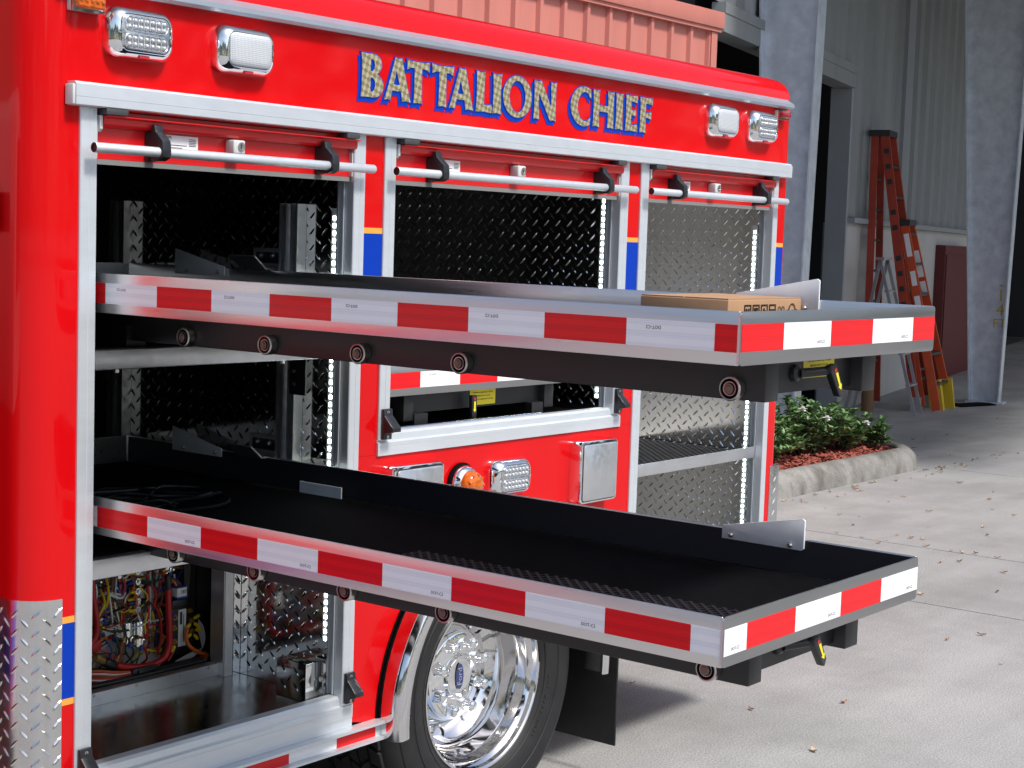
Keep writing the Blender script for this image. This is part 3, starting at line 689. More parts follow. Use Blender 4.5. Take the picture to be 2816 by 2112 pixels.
# --- aluminium door frames
rail = prism('top_rail', [(0, 1.767), (-.024, 1.767), (-.027, 1.769), (-.027, 1.783), (-.026, 1.7835), (-.027, 1.784), (-.027, 1.807), (-.022, 1.812), (0, 1.812)], -.066, 2.722, 'yz', anod, T)
box('rail_end_cap', (-.073, -.0665), (-.026, -.002), (1.768, 1.806), lgrey_plastic, rail, .0015)
box('rail_end_cap', (2.7225, 2.728), (-.026, -.002), (1.768, 1.806), lgrey_plastic, rail, .0015)
Zb = [.446, .446, 1.063, 1.063, .446, .446]
for (a, b), zb in zip(POST, Zb):
    # shallow stepped face so the extrusion shows its long groove
    w = b-a; prof = [(a, .02), (a, -.004), (a+.0015, -.006), (a+w*.52, -.006), (a+w*.52+.0008, -.0052), (a+w*.52+.0016, -.006), (b-.0015, -.006), (b, -.004), (b, .02)]
    prism('door_post', prof, zb, 1.7665, 'xy', anod, T)
def sill(name, X, zt, h):
    return prism(name, [(.045, zt-.012), (.034, zt), (.010, zt), (.003, zt-.006), (.001, zt-.020), (-.003, zt-.023), (-.006, zt-.024), (-.006, zt-h*.62), (-.0052, zt-h*.63), (-.006, zt-h*.64), (-.006, zt-h), (.018, zt-h)], X[0], X[1], 'yz', anod, T)
sill('door_sill', (-.0395, .7506), .468, .054); sill('door_sill', (.8159, 1.8244), 1.079, .054); sill('door_sill', (1.8858, 2.6812), .468, .054)
box('lower_trim', (-.0395, .7506), (-.0045, .01), (.391, .4135), anod, T)
# rub rail with tape
rb = prism('rub_rail', [(0, .346), (-.03, .346), (-.03, .352), (-.013, .3525), (-.013, .3835), (-.03, .384), (-.03, .3905), (0, .3905)], -.05, .85, 'yz', anod, T)
for k, (a, b) in enumerate([(-.05, .083), (.0832, .2352), (.2354, .387), (.3872, .538), (.5382, .691), (.6912, .823)]):
    box('tape_segment', (a, b), (-.0138, -.0131), (.353, .383), tape_r if k % 2 else tape_w, rb)
for x0, x1, zb in ((1.83, 2.76, .0),):
    box('rub_rail', (1.875, 2.74), (-.03, 0), (.348, .384), anod, T, .002)
# inner roller-door tracks
for (x0, x1), zb in zip(XO, (.47, 1.08, .47)):
    for sg, x in ((1, x1), (-1, x0)):
        def bx(nm, a, b, Y, M, z0=zb): box(nm, (min(x+sg*a, x+sg*b), max(x+sg*a, x+sg*b)), Y, (z0, ZT-.002), M, T)
        bx('door_track', .0005, .006, (.021, .040), anod_dark)
        bx('door_track', -.004, .0003, (.022, .0255), anod)
        bx('door_track', -.006, .0004, (.037, .0405), anod_dark)
# --- latch blocks
def latch(x0, x1, z0, z1):
    p = prism('door_latch', [(-.0065, z0), (-.0065, z1), (-.015, z1), (-.017, z1-.016), (-.043, z1-.042), (-.044, z1-.052), (-.022, z0+.016), (-.015, z0+.012), (-.015, z0)], x0, x1, 'yz', plastic_b, T, .0012)
    for z in (z0+.006, z1-.008): lathe('screw', ((x0+x1)/2, -.0152, z), (0, -1, 0), [(.0042, 0), (.0042, .001), (.0018, .001), (.0015, .0004), (0, .0004)], steel, p, 10)
latch(.7185, .748, .452, .524); latch(-.034, -.0045, .444, .516); latch(.8235, .853, 1.064, 1.136); latch(1.790, 1.8185, 1.064, 1.134)
latch(1.893, 1.9215, .452, .524); latch(2.6545, 2.679, .452, .524)
# --- roller doors (rolled up)
def text_marks(parent, x0, x1, z0, z1, y):
    text('logo_text', 'ROM', ((x0*.75+x1*.25)+.006, y, z1-.0055), (1, 0, 0), (0, 0, 1), .010, ink, parent)
    for k in range(5):
        z = z1-.0065-k*.0033
        if k: box('text_line', (x0+.005, x0+.024), (y-.0002, y+.0002), (z, z+.0010), ink, parent)
        box('text_line', (x1-.024, x1-.006), (y-.0002, y+.0002), (z, z+.0012), ink, parent)
    box('text_line', (x0+.030, x1-.030), (y-.0002, y+.0002), (z0+.008, z0+.0092), ink, parent)
    box('text_line', (x0+.040, x1-.042), (y-.0002, y+.0002), (z0+.003, z0+.004), ink, parent)
def door(x0, x1, hx, lx, lab):
    d = box('roller_door', (x0+.004, x1-.004), (.008, .020), (1.671, 1.7635), door_red, T)
    d['label'] = 'red roller shutter rolled up under the top rail'
    box('weather_strip', (x0+.003, x1-.003), (.006, .016), (1.6605, 1.6705), mat('grey_seal', (.22, .225, .22), rough=.5), d)
    prism('lift_flange', [(.0078, 1.731), (-.006, 1.733), (-.010, 1.738), (-.010, 1.7485), (-.022, 1.7515), (-.022, 1.7535), (-.008, 1.7525), (.0078, 1.742)], x0+.012, x1+.004, 'yz', door_red, d)
    for xa, xb in ((x0+.006, x0+.058), (x1-.046, x1-.004)):
        prism('stop_block', [(xa, 1.7548), (xa, 1.7665), (xb, 1.7665), (xb, 1.760), (xb-.004, 1.7548)], -.026, .006, 'xz', grey_plastic, d, .001)
    prism('end_bracket', [(-.008, 1.7535), (.02, 1.7535), (.02, 1.725), (-.002, 1.722), (-.008, 1.728)], x0+.004, x0+.0105, 'yz', lgrey_plastic, d)
    box('end_strip', (x0+.0005, x0+.0035), (-.001, .012), (1.672, 1.745), lgrey_plastic, d)
    box('end_strip', (x1-.0035, x1-.0005), (-.001, .012), (1.672, 1.725), lgrey_plastic, d)
    # pull bar
    b = lathe('pull_bar', (x0-.030, -.034, 1.690), (1, 0, 0), [(.0068, .010), (.0068, 0), (.0096, 0), (.0099, .001), (.0099, x1-x0+.062), (.0085, x1-x0+.0645), (0, x1-x0+.0645)], [anod, black], d, 20, mi=[1, 1, 0, 0, 0, 0], close=False)
    lathe('bar_plug', (x0-.028, -.034, 1.690), (1, 0, 0), [(.0067, 0), (.0067, .004), (0, .004)], mat('dark_plug', (.05, .015, .015), rough=.5), b, 12)
    for x in hx:
        h = prism('hook_bracket', [(.0075, 1.737), (.0075, 1.672), (-.004, 1.672), (-.006, 1.690), (-.012, 1.673), (-.034, 1.6735), (-.0485, 1.680), (-.0495, 1.694), (-.0470, 1.712), (-.0250, 1.731), (-.0230, 1.7425), (-.014, 1.745), (-.0105, 1.730), (-.001, 1.7295), (-.001, 1.737)], x-.0105, x+.0105, 'yz', plastic_b, d, .0012)
    lk = box('latch_housing', (lx-.016, lx+.016), (-.020, .0075), (1.700, 1.729), lgrey_plastic, d, .003)
    lathe('lock_cylinder', (lx+.004, -.0202, 1.7155), (0, -1, 0), [(.0095, -.001), (.0095, .002), (.006, .002), (.005, .0006), (0, .0006)], steel, lk, 16)
    box('lock_slot', (lx+.0032, lx+.0048), (-.0215, -.0206), (1.711, 1.720), ink, lk)
    lb = box('maker_label', (lab[0], lab[1]), (.0068, .0076), (1.7005, 1.7285), white_lbl, d)
    text_marks(d, lab[0], lab[1], 1.7005, 1.7285, .0064)
door(0.0, .7135, (.135, .610), .352, (.146, .262)); door(.854, 1.786, (.985, 1.680), 1.315, (1.002, 1.100)); door(1.9255, 2.6526, (2.055, 2.548), 2.282, (2.068, 2.165))
# --- lettering
def arcp(cx, cy, rx, ry, a0, a1, n=14): return [(cx+rx*math.cos(math.radians(a0+(a1-a0)*k/n)), cy+ry*math.sin(math.radians(a0+(a1-a0)*k/n))) for k in range(n+1)]
def stemL(x): return [(x, 0), (x+.025, .16), (x+.03, .5), (x+.025, .84), (x, 1)]
def stemR(x): return [(x, 1), (x-.025, .84), (x-.03, .5), (x-.025, .16), (x, 0)]
GL = {
 'I': [stemL(0)+[(.16, .975)]+stemR(.34)+[(.17, .02)]],
 'L': [stemL(0)+[(.16, .975)]+[(.34, 1), (.315, .84), (.31, .5), (.305, .19), (.45, .175), (.60, .215), (.62, .1), (.60, 0), (.3, .015)]],
 'E': [stemL(0)+[(.3, .985), (.64, 1), (.65, .90), (.63, .80), (.45, .83), (.31, .83), (.31, .59), (.42, .585), (.57, .61), (.585, .51), (.57, .42), (.42, .445), (.31, .445), (.31, .18), (.45, .17), (.65, .21), (.67, .1), (.66, 0), (.3, .015)]],
 'F': [stemL(0)+[(.3, .985), (.66, 1), (.67, .90), (.65, .80), (.45, .83), (.31, .83), (.31, .58), (.42, .575), (.60, .60), (.615, .5), (.60, .40), (.42, .43), (.31, .43), (.315, .16), (.34, 0), (.17, .02)]],
 'T': [[(0, 1.0), (.02, .9), (.015, .77), (.15, .82), (.30, .825), (.305, .5), (.30, .16), (.28, 0), (.45, .02), (.62, 0), (.595, .16), (.59, .5), (.595, .825), (.74, .82), (.885, .77), (.88, .9), (.9, 1.0), (.7, .975), (.45, .97), (.2, .975)]],
 'H': [stemL(0)+[(.15, .975), (.31, 1), (.29, .84), (.285, .60), (.5, .585), (.715, .60), (.71, .84), (.69, 1), (.85, .975), (1, 1), (.975, .84), (.97, .5), (.975, .16), (1, 0), (.85, .02), (.69, 0), (.71, .16), (.715, .42), (.5, .43), (.285, .42), (.29, .16), (.31, 0), (.15, .02)]],
 'N': [[(0, 0), (.02, .3), (.02, .7), (0, 1), (.14, .975), (.29, 1), (.5, .70), (.74, .36), (.73, .7), (.71, 1), (.83, .975), (.95, 1), (.93, .7), (.93, .3), (.95, 0), (.83, .02), (.70, 0), (.45, .35), (.20, .68), (.21, .3), (.23, 0), (.115, .02)]],
 'A': [[(0, 0), (.11, .02), (.22, 0), (.25, .12), (.285, .235), (.45, .225), (.60, .235), (.635, .12), (.65, 0), (.80, .02), (.97, 0), (.86, .28), (.73, .66), (.62, 1), (.5, .975), (.38, 1), (.26, .66), (.12, .28)], [(.33, .375), (.43, .70), (.555, .375), (.44, .365)]],
 'O': [arcp(.6, .5, .6, .53, 0, 350, 35), arcp(.6, .5, .335, .40, 0, 350, 35)],
 'C': [arcp(.56, .5, .56, .53, 62, 298, 26)+[(.84, .22), (.72, .125)]+arcp(.60, .5, .31, .39, 290, 70, 18)+[(.72, .875), (.80, .76), (.86, .73)]],
 'B': [stemL(0)+[(.2, .99), (.34, 1)]+arcp(.36, .765, .27, .235, 80, -62, 10)+[(.50, .54)]+arcp(.38, .285, .31, .275, 62, -90, 12)+[(.2, .012)],
       [(.29, .60), (.29, .87), (.36, .865), (.41, .80), (.42, .73), (.40, .66), (.36, .605)], [(.29, .14), (.29, .46), (.37, .45), (.43, .38), (.44, .28), (.41, .19), (.36, .135)]],
}
LET = [('B', .730, .805), ('A', .809, .900), ('T', .885, .966), ('T', .974, 1.055), ('A', 1.040, 1.132), ('L', 1.141, 1.204), ('I', 1.206, 1.242), ('O', 1.248, 1.366), ('N', 1.376, 1.472), ('C', 1.537, 1.630), ('H', 1.639, 1.739), ('I', 1.747, 1.784), ('E', 1.796, 1.856), ('F', 1.867, 1.931)]
for ch, a, b in LET:
    cs = GL[ch]; xs = [p[0] for c in cs for p in c]; x0, x1 = min(xs), max(xs)
    fm = lambda p: (a+(p[0]-x0)/(x1-x0)*(b-a), 1.853+p[1]*.099)
    L0 = flat_curve('letter', cs, fm, 0.0, -.0032, .0004, gold, T)
    L0['label'] = 'gold letter %s with blue drop shadow on the upper side panel' % ch
    flat_curve('letter_outline', cs, fm, .0026, -.0020, .0004, blue, L0)
    flat_curve('letter_shadow', cs, lambda p: (fm(p)[0]-.0075, fm(p)[1]-.0095), .0024, -.0010, .0003, blue, L0)

# --- lamps on the body side
lens_m = mat('clear_lens', (0.55, 0.57, 0.59), rough=0.12, coat=0.6, coat_rough=0.02, noise=(220, 0.10, 2))
refl_m = mat('lamp_reflector', (0.52, 0.54, 0.56), metal=0.85, rough=0.22, noise=(160, .35, 2))
bead_m = mat('led_bead', (0.62, 0.64, 0.66), rough=0.10, metal=.4, coat=0.3)
def grid_lens():
    M = mat('prismatic_lens', (0.84, 0.86, 0.88), rough=0.2, coat=0.5, coat_rough=0.05)
    N, Lk = M.node_tree.nodes, M.node_tree.links; B = N['Principled BSDF']
    geo = N.new('ShaderNodeNewGeometry'); mp = N.new('ShaderNodeMapping'); mp.inputs['Scale'].default_value = (260, 0, 260); Lk.new(geo.outputs['Position'], mp.inputs[0])
    fr = N.new('ShaderNodeVectorMath'); fr.operation = 'FRACTION'; Lk.new(mp.outputs[0], fr.inputs[0])
    sp = N.new('ShaderNodeSeparateXYZ'); Lk.new(fr.outputs[0], sp.inputs[0])
    mn = N.new('ShaderNodeMath'); mn.operation = 'MINIMUM'; Lk.new(sp.outputs[0], mn.inputs[0]); Lk.new(sp.outputs[2], mn.inputs[1])
    rp = N.new('ShaderNodeMapRange'); rp.inputs[1].default_value = .06; rp.inputs[2].default_value = .22; Lk.new(mn.outputs[0], rp.inputs[0])
    mx = N.new('ShaderNodeMix'); mx.data_type = 'RGBA'; mx.inputs[6].default_value = (.30, .33, .36, 1); mx.inputs[7].default_value = (.60, .63, .66, 1)
    Lk.new(rp.outputs[0], mx.inputs[0]); Lk.new(mx.outputs[2], B.inputs['Base Color'])
    bp = N.new('ShaderNodeBump'); bp.inputs['Strength'].default_value = .4; bp.inputs['Distance'].default_value = .001; Lk.new(rp.outputs[0], bp.inputs['Height']); Lk.new(bp.outputs[0], B.inputs['Normal'])
    return M
pris = grid_lens()
bead_me = bpy.data.meshes.new('led_bead'); bmx = bmesh.new(); bmesh.ops.create_uvsphere(bmx, u_segments=10, v_segments=6, radius=.0048); bmx.to_mesh(bead_me); bmx.free()
bead_me.materials.append(bead_m); bead_me.polygons.foreach_set('use_smooth', [True]*len(bead_me.polygons))
def lamp(cx, cz, kind, label, W=.158, Hh=.100):
    L = loft('warning_lamp', cx, cz, [(W, Hh, .028, 0), (W, Hh, .028, -.006), (W-.002, Hh-.002, .028, -.014), (W-.010, Hh-.010, .027, -.024), (W-.022, Hh-.019, .024, -.031), (W-.034, Hh-.026, .020, -.034), (W-.038, Hh-.029, .018, -.0335), (W-.040, Hh-.031, .017, -.028)], chrome, T, cap=False)
    L['label'] = label
    w, h = W-.041, Hh-.032
    if kind == 'grid':
        loft('lens', cx, cz, [(w, h, .016, -.0285), (w, h, .016, -.0345), (w-.006, h-.006, .014, -.0375), (w-.03, h-.025, .012, -.0385)], pris, L)
    else:
        loft('lens', cx, cz, [(w, h, .016, -.0285), (w, h, .016, -.033), (w-.004, h-.004, .015, -.0345)], refl_m, L)
        for r in (-1, 1):
            z = cz+r*h*.245
            # raised rim round each row of diodes
            ring = [(p[0], p[1]) for p in rrect(w-.012, h*.40, h*.19, 6)]
            P = [Vector((cx+p[0], -.0352, z+p[1])) for p in ring]; P.append(P[0])
            V, F = tube_geo(P, .0016, 6); mesh('row_rim', V, F, chrome, L, True)
            for k in range(7):
                for zz in (.0055, -.0065):
                    o = bpy.data.objects.new('led_bead', bead_me); link(o, L, (cx+(k-3)*.0142, -.0355, z+zz))
                if k < 6: box('divider', (cx+(k-2.5)*.0142-.0006, cx+(k-2.5)*.0142+.0006), (-.0375, -.0345), (z-h*.15, z+h*.15), lens_m, L)
    for sx in (-1, 1):
        lathe('screw', (cx+sx*(W/2-.0185), -.0335, cz), (0, -1, 0), [(.0045, -.006), (.0045, .0005), (.0025, .0005), (.002, -.001), (0, -.001)], refl_m, L, 10)
    box('badge', (cx-.012, cx+.012), (-.0295, -.020), (cz-Hh/2+.0035, cz-Hh/2+.0095), mat('lamp_badge', (.55, .02, .03), rough=.4), L)
    return L
lamp(.092, 1.915, 'led', 'chrome framed diode warning lamp nearest the front corner'); lamp(.366, 1.913, 'grid', 'chrome framed scene light with fine grid lens left of the lettering')
lamp(2.300, 1.916, 'grid', 'chrome framed scene light with grid lens right of the lettering'); lamp(2.543, 1.916, 'led', 'chrome framed diode warning lamp at the rear top corner')
lamp(1.312, .930, 'led', 'chrome framed diode warning lamp above the wheel')
amber_m = mat('amber_lens', (0.80, 0.17, 0.006), rough=0.10, trans=0.35, ior=1.45, coat=0.6, noise=(120, .35, 2))
redlens_m = mat('red_lens', (0.45, 0.006, 0.012), rough=0.08, trans=0.3, coat=0.5)
def marker(x0, x1, z0, z1, M, label):
    k = box('marker_lamp', (x0, x1), (-.014, 0), (z0, z1), lgrey_plastic, T, .002); k['label'] = label
    box('bezel', (x0-.001, x1+.001), (-.019, -.0145), (z0-.001, z0+.004), chrome, k); box('bezel', (x0-.001, x1+.001), (-.019, -.0145), (z1-.004, z1+.001), chrome, k)
    box('bezel', (x0-.001, x0+.003), (-.019, -.0145), (z0+.0042, z1-.0042), chrome, k)
    box('lens', (x0+.005, x1-.005), (-.030, -.0146), (z0+.005, z1-.005), M, k, .004)
    for i in range(5):
        x = x0+.012+(x1-x0-.024)*i/4; lathe('reflector', (x, -.0305, (z0+z1)/2), (0, -1, 0), [(.005, 0), (.0035, .002), (0, .003)], M, k, 8)
marker(-.070, .004, 1.943, 1.982, amber_m, 'amber clearance lamp at the upper front corner'); marker(2.640, 2.703, 1.950, 1.978, redlens_m, 'red clearance lamp at the upper rear corner')
# round amber turn lamp
al = lathe('turn_lamp', (1.128, 0, .930), (0, -1, 0), [(.052, 0), (.053, .006), (.050, .012), (.047, .012), (.047, .018), (.040, .030), (.036, .032), (.036, .022)], [rubber, chrome], T, 32, mi=[0, 0, 0, 1, 1, 1, 1], close=False); al['label'] = 'round amber turn lamp in a chrome ring'
lathe('lens', (1.128, 0, .930), (0, -1, 0), [(.0355, .022), (.0355, .038), (.033, .048), (.025, .056), (.012, .060), (0, .061)], amber_m, al, 28)
for k in range(9):
    a = 2*PI*k/9; lathe('rib', (1.128+.027*math.cos(a), -.050, .930+.027*math.sin(a)), (0, -1, 0), [(.004, 0), (.003, .007), (0, .008)], amber_m, al, 6)
# covered light boxes
def cover(cx, cz, W, Hh, label):
    c = loft('light_cover', cx, cz, [(W, Hh, .012, 0), (W, Hh, .012, -.034), (W-.004, Hh-.004, .012, -.040), (W-.012, Hh-.012, .010, -.041)], chrome, T, cap=False); c['label'] = label
    loft('gasket', cx, cz, [(W-.011, Hh-.011, .010, -.030), (W-.011, Hh-.011, .010, -.039)], plastic_b, c)
    loft('cover_plate', cx, cz, [(W-.018, Hh-.018, .008, -.0385), (W-.018, Hh-.018, .008, -.0435), (W-.022, Hh-.022, .008, -.045)], mill2, c)
cover(.928, .916, .182, .168, 'square chrome framed blank cover left of the round turn lamp'); cover(1.680, .914, .176, .172, 'square chrome framed blank cover left of the rear compartment')

# --- compartments
def quad(name, P, M, parent): return mesh(name, P, [[0, 1, 2, 3]], M, parent)
def comp_wall_r(x, y1, z0, z1, M, skip=None):
    w = box('tread_plate_wall', (x, x+.003), (.0405, y1), (z0, z1), M, T)
    tread('tread_lugs', lambda s, t, h: (x-h-.0002, s, t), (.042, y1), (z0, z1), M, w, skip=skip)
    return w
LEDM = mat('led_light', (1, 1, 1), emit=(0.86, 1.0, 0.95, 18.0))
def led_strip(x, y, z0, z1, pitch=.0172):
    s = box('light_strip', (x-.006, x-.0005), (y-.010, y+.010), (z0, z1), mat('strip_housing', (.62, .66, .64), rough=.25, coat=.5), T, .001)
    V = []; F = []; n = int((z1-z0)/pitch)
    for k in range(n):
        z = z0+.008+k*pitch; b = len(V); h = .0042
        V += [(x-.0066, y-h, z-h), (x-.0066, y+h, z-h), (x-.0066, y+h, z+h), (x-.0066, y-h, z+h), (x-.0082, y-h*.5, z-h*.5), (x-.0082, y+h*.5, z-h*.5), (x-.0082, y+h*.5, z+h*.5), (x-.0082, y-h*.5, z+h*.5)]
        F += [[b+4, b+5, b+6, b+7], [b, b+1, b+5, b+4], [b+1, b+2, b+6, b+5], [b+2, b+3, b+7, b+6], [b+3, b, b+4, b+7]]
    d = mesh('led_row', V, F, LEDM, s); d['kind'] = 'stuff'
    return s
# first compartment (full width, shade painted dark at the back)
CX = .7225
comp_wall_r(CX, 1.30, .4565, 1.765, tread_m, skip=lambda s, t: s > .36 and t < .86)
box('compartment_wall', (-.012, -.009), (.041, 1.30), (.4565, 1.765), shade_int, T)
box('compartment_back', (-.009, CX), (1.302, 1.305), (.45, 1.765), shade_int, T)
box('compartment_ceiling', (-.012, CX+.003), (.021, 1.305), (1.7655, 1.7665), shade_int, T)
box('compartment_floor', (-.009, CX-.0003), (.0455, .372), (.4525, .4555), floor_alu, T)
kp = box('kick_plate', (-.009, .672), (.372, .375), (.4558, .486), mill2, T)
for x in (.30, .42, .55, .64): lathe('screw', (x, .3718, .480), (0, -1, 0), [(.0035, 0), (.003, .0015), (0, .002)], steel, kp, 8)
box('bay_ledge', (-.009, .672), (.3755, .40), (.483, .486), mill2, T)
box('bay_flange', (.672, .697), (.350, .353), (.456, .842), mill2, T); st_ = box('bay_flange', (.699, .721), (.350, .353), (.456, .842), tread_m, T)
tread('tread_lugs', lambda s, t, h: (.699+s, .3498-h, t), (0, .0225), (.456, .842), tread_m, st_)
box('bay_jamb', (.6695, .6718), (.3535, .40), (.456, .842), mill2, T)
box('bay_floor', (-.009, .672), (.40, .52), (.452, .455), shade_int, T)
pan_m = mat('white_panel', (.78, .78, .76), rough=.5, noise=(5, .06))
box('panel_board', (-.009, .610), (.515, .52), (.455, .842), pan_m, T); box('bay_back', (.611, .72), (.515, .52), (.455, .842), shade_int, T)
box('bay_top', (-.009, .72), (.354, .52), (.843, .846), shade_int, T)
# little tread-plate box in the floor corner
cb = box('corner_box', (.655, .7215), (.055, .152), (.456, .545), tread_m, T, .001)
tread('tread_lugs', lambda s, t, h: (.6548-h, .057+s, t), (0, .093), (.458, .544), tread_m, cb); tread('tread_lugs', lambda s, t, h: (.657+s, .057+t, .5452+h), (0, .06), (0, .09), tread_m, cb)
for z in (.475, .505): lathe('bolt_head', (.700, .045, z), (-1, 0, 0), [(.006, 0), (.006, .006), (.003, .008), (0, .008)], steel, cb, 8)
led_strip(CX, .056, .588, .905); led_strip(CX, .056, .985, 1.600)
for y in (.182, .807):
    u = box('strut_channel', (CX-.006, CX-.0006), (y-.030, y+.030), (.862, 1.608), mill2, T)
    for a, b in ((-.030, -.024), (-.012, -.007), (.007, .012), (.024, .030)): box('channel_rib', (CX-.030, CX-.0062), (y+a, y+b), (.862, 1.608), mill2, u)
    box('channel_web', (CX-.020, CX-.018), (y-.0068, y+.0068), (.862, 1.608), mill2, u)
def wall_bracket(z):
    br = box('wall_bracket', (CX-.004, CX-.0004), (.225, .325), (z, z+.048), mill2, T)
    box('bracket_slot', (CX-.0048, CX-.0041), (.235, .315), (z+.012, z+.038), plastic_b, br)
    for y in (.255, .295): lathe('bolt_head', (CX-.005, y, z+.030), (-1, 0, 0), [(.007, 0), (.007, .005), (.003, .008), (0, .008)], steel, br, 8)
    prism('bracket_tongue', [(CX-.004, z), (CX-.05, z+.002), (CX-.085, z+.030), (CX-.088, z+.028), (CX-.052, z-.002), (CX-.004, z-.004)], .232, .32, 'xz', mill2, br)
wall_bracket(1.455); wall_bracket(1.008)
def tray_seat(z, y):
    b = box('cross_bar', (-.008, CX-.004), (y, y+.025), (z-.040, z), mill2, T, .002)
    box('base_plate', (-.007, CX-.032), (y+.026, 1.29), (z-.004, z+.001), black, b)
    for x in (.10, .56): lathe('bolt_head', (x, y+.012, z-.0402), (0, 0, -1), [(.006, 0), (.006, .007), (0, .009)], steel, b, 8)
    box('hanger_plate', (CX-.045, CX-.041), (.10, .152), (z-.13, z-.041), black, b)
    for k in (-.075, -.105): lathe('bolt_head', (CX-.0455, .135, z+k), (-1, 0, 0), [(.005, 0), (.005, .004), (0, .006)], steel, b, 8)
    for x in (.160, .5): box('fixed_channel', (x, x+.05), (.10, 1.2), (z+.0015, z+.044), black, b)
tray_seat(1.2965, .045); tray_seat(.8785, .030)
# cable coil lying at the back of the lower tray is built with the tray
# second compartment (stowed tray)
C2 = 1.795
comp_wall_r(C2, 1.05, 1.062, 1.765, tread_m); box('compartment_wall', (.842, .845), (.041, 1.05), (1.062, 1.765), shade_int, T)
box('compartment_back', (.845, C2), (1.052, 1.055), (1.06, 1.765), shade_int, T); box('compartment_ceiling', (.842, C2+.003), (.021, 1.055), (1.7655, 1.7665), shade_int, T)
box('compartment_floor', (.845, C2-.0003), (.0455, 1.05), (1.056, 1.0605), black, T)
led_strip(C2, .054, 1.10, 1.690)
# third compartment with a shelf
C3 = 2.6615
comp_wall_r(C3, .52, .4565, 1.765, tread_m); comp_grey = mat('grey_compartment', (.62, .60, .57), rough=.45)
box('compartment_wall', (1.914, 1.917), (.041, .52), (.4565, 1.765), comp_grey, T)
box('compartment_back', (1.917, C3), (.522, .525), (.455, 1.765), comp_grey, T); box('compartment_ceiling', (1.914, C3+.003), (.021, .525), (1.7655, 1.7665), mill2, T)
box('compartment_floor', (1.917, C3-.0003), (.0455, .52), (.4525, .4555), floor_alu, T)
led_strip(C3, .060, .62, 1.612)
sh = box('shelf', (1.918, C3-.010), (.024, .51), (.872, .876), mill2, T); box('shelf_lip', (1.918, C3-.010), (.0205, .0235), (.862, .899), mill2, sh, .001)
V = []; F = []
def strand(a, b, w, h):
    a, b = Vector(a), Vector(b); t = (b-a).normalized(); s = Vector((-t.y, t.x, 0))*w/2; k = len(V); z = Vector((0, 0, h))
    V.extend([a-s, a+s, b+s, b-s, a-s+z, a+s+z, b+s+z, b-s+z]); F.extend([[k+4, k+5, k+6, k+7], [k, k+1, k+5, k+4], [k+1, k+2, k+6, k+5], [k+2, k+3, k+7, k+6], [k+3, k, k+4, k+7]])
def lattice(x0, x1, y0, y1, z, p, w, h):
    L = x1-x0
    k = y0-L
    while k < y1+L:
        for sg in (1, -1):
            pts = []
            for xx in (x0, x1):
                yy = k+(xx-x0)*sg; pts.append((xx, yy))
            (xa, ya), (xb, yb) = pts
            # clip in y
            def cl(xa, ya, xb, yb):
                for lim, less in ((y0, True), (y1, False)):
                    if (ya < lim and yb < lim and less) or (ya > lim and yb > lim and not less): return None
                    if (ya < lim) != (yb < lim):
                        t = (lim-ya)/(yb-ya); xm = xa+(xb-xa)*t
                        if (ya < lim) == less: xa, ya = xm, lim
                        else: xb, yb = xm, lim
                return xa, ya, xb, yb
            r = cl(xa, ya, xb, yb)
            if r: strand((r[0], r[1], z), (r[2], r[3], z), w, h+(.0008 if sg > 0 else 0))
        k += p
lattice(1.925, C3-.014, .03, .50, .8765, .028, .0055, .004)
m1 = mesh('drain_mat', V, F, plastic_b, sh); m1['kind'] = 'stuff'
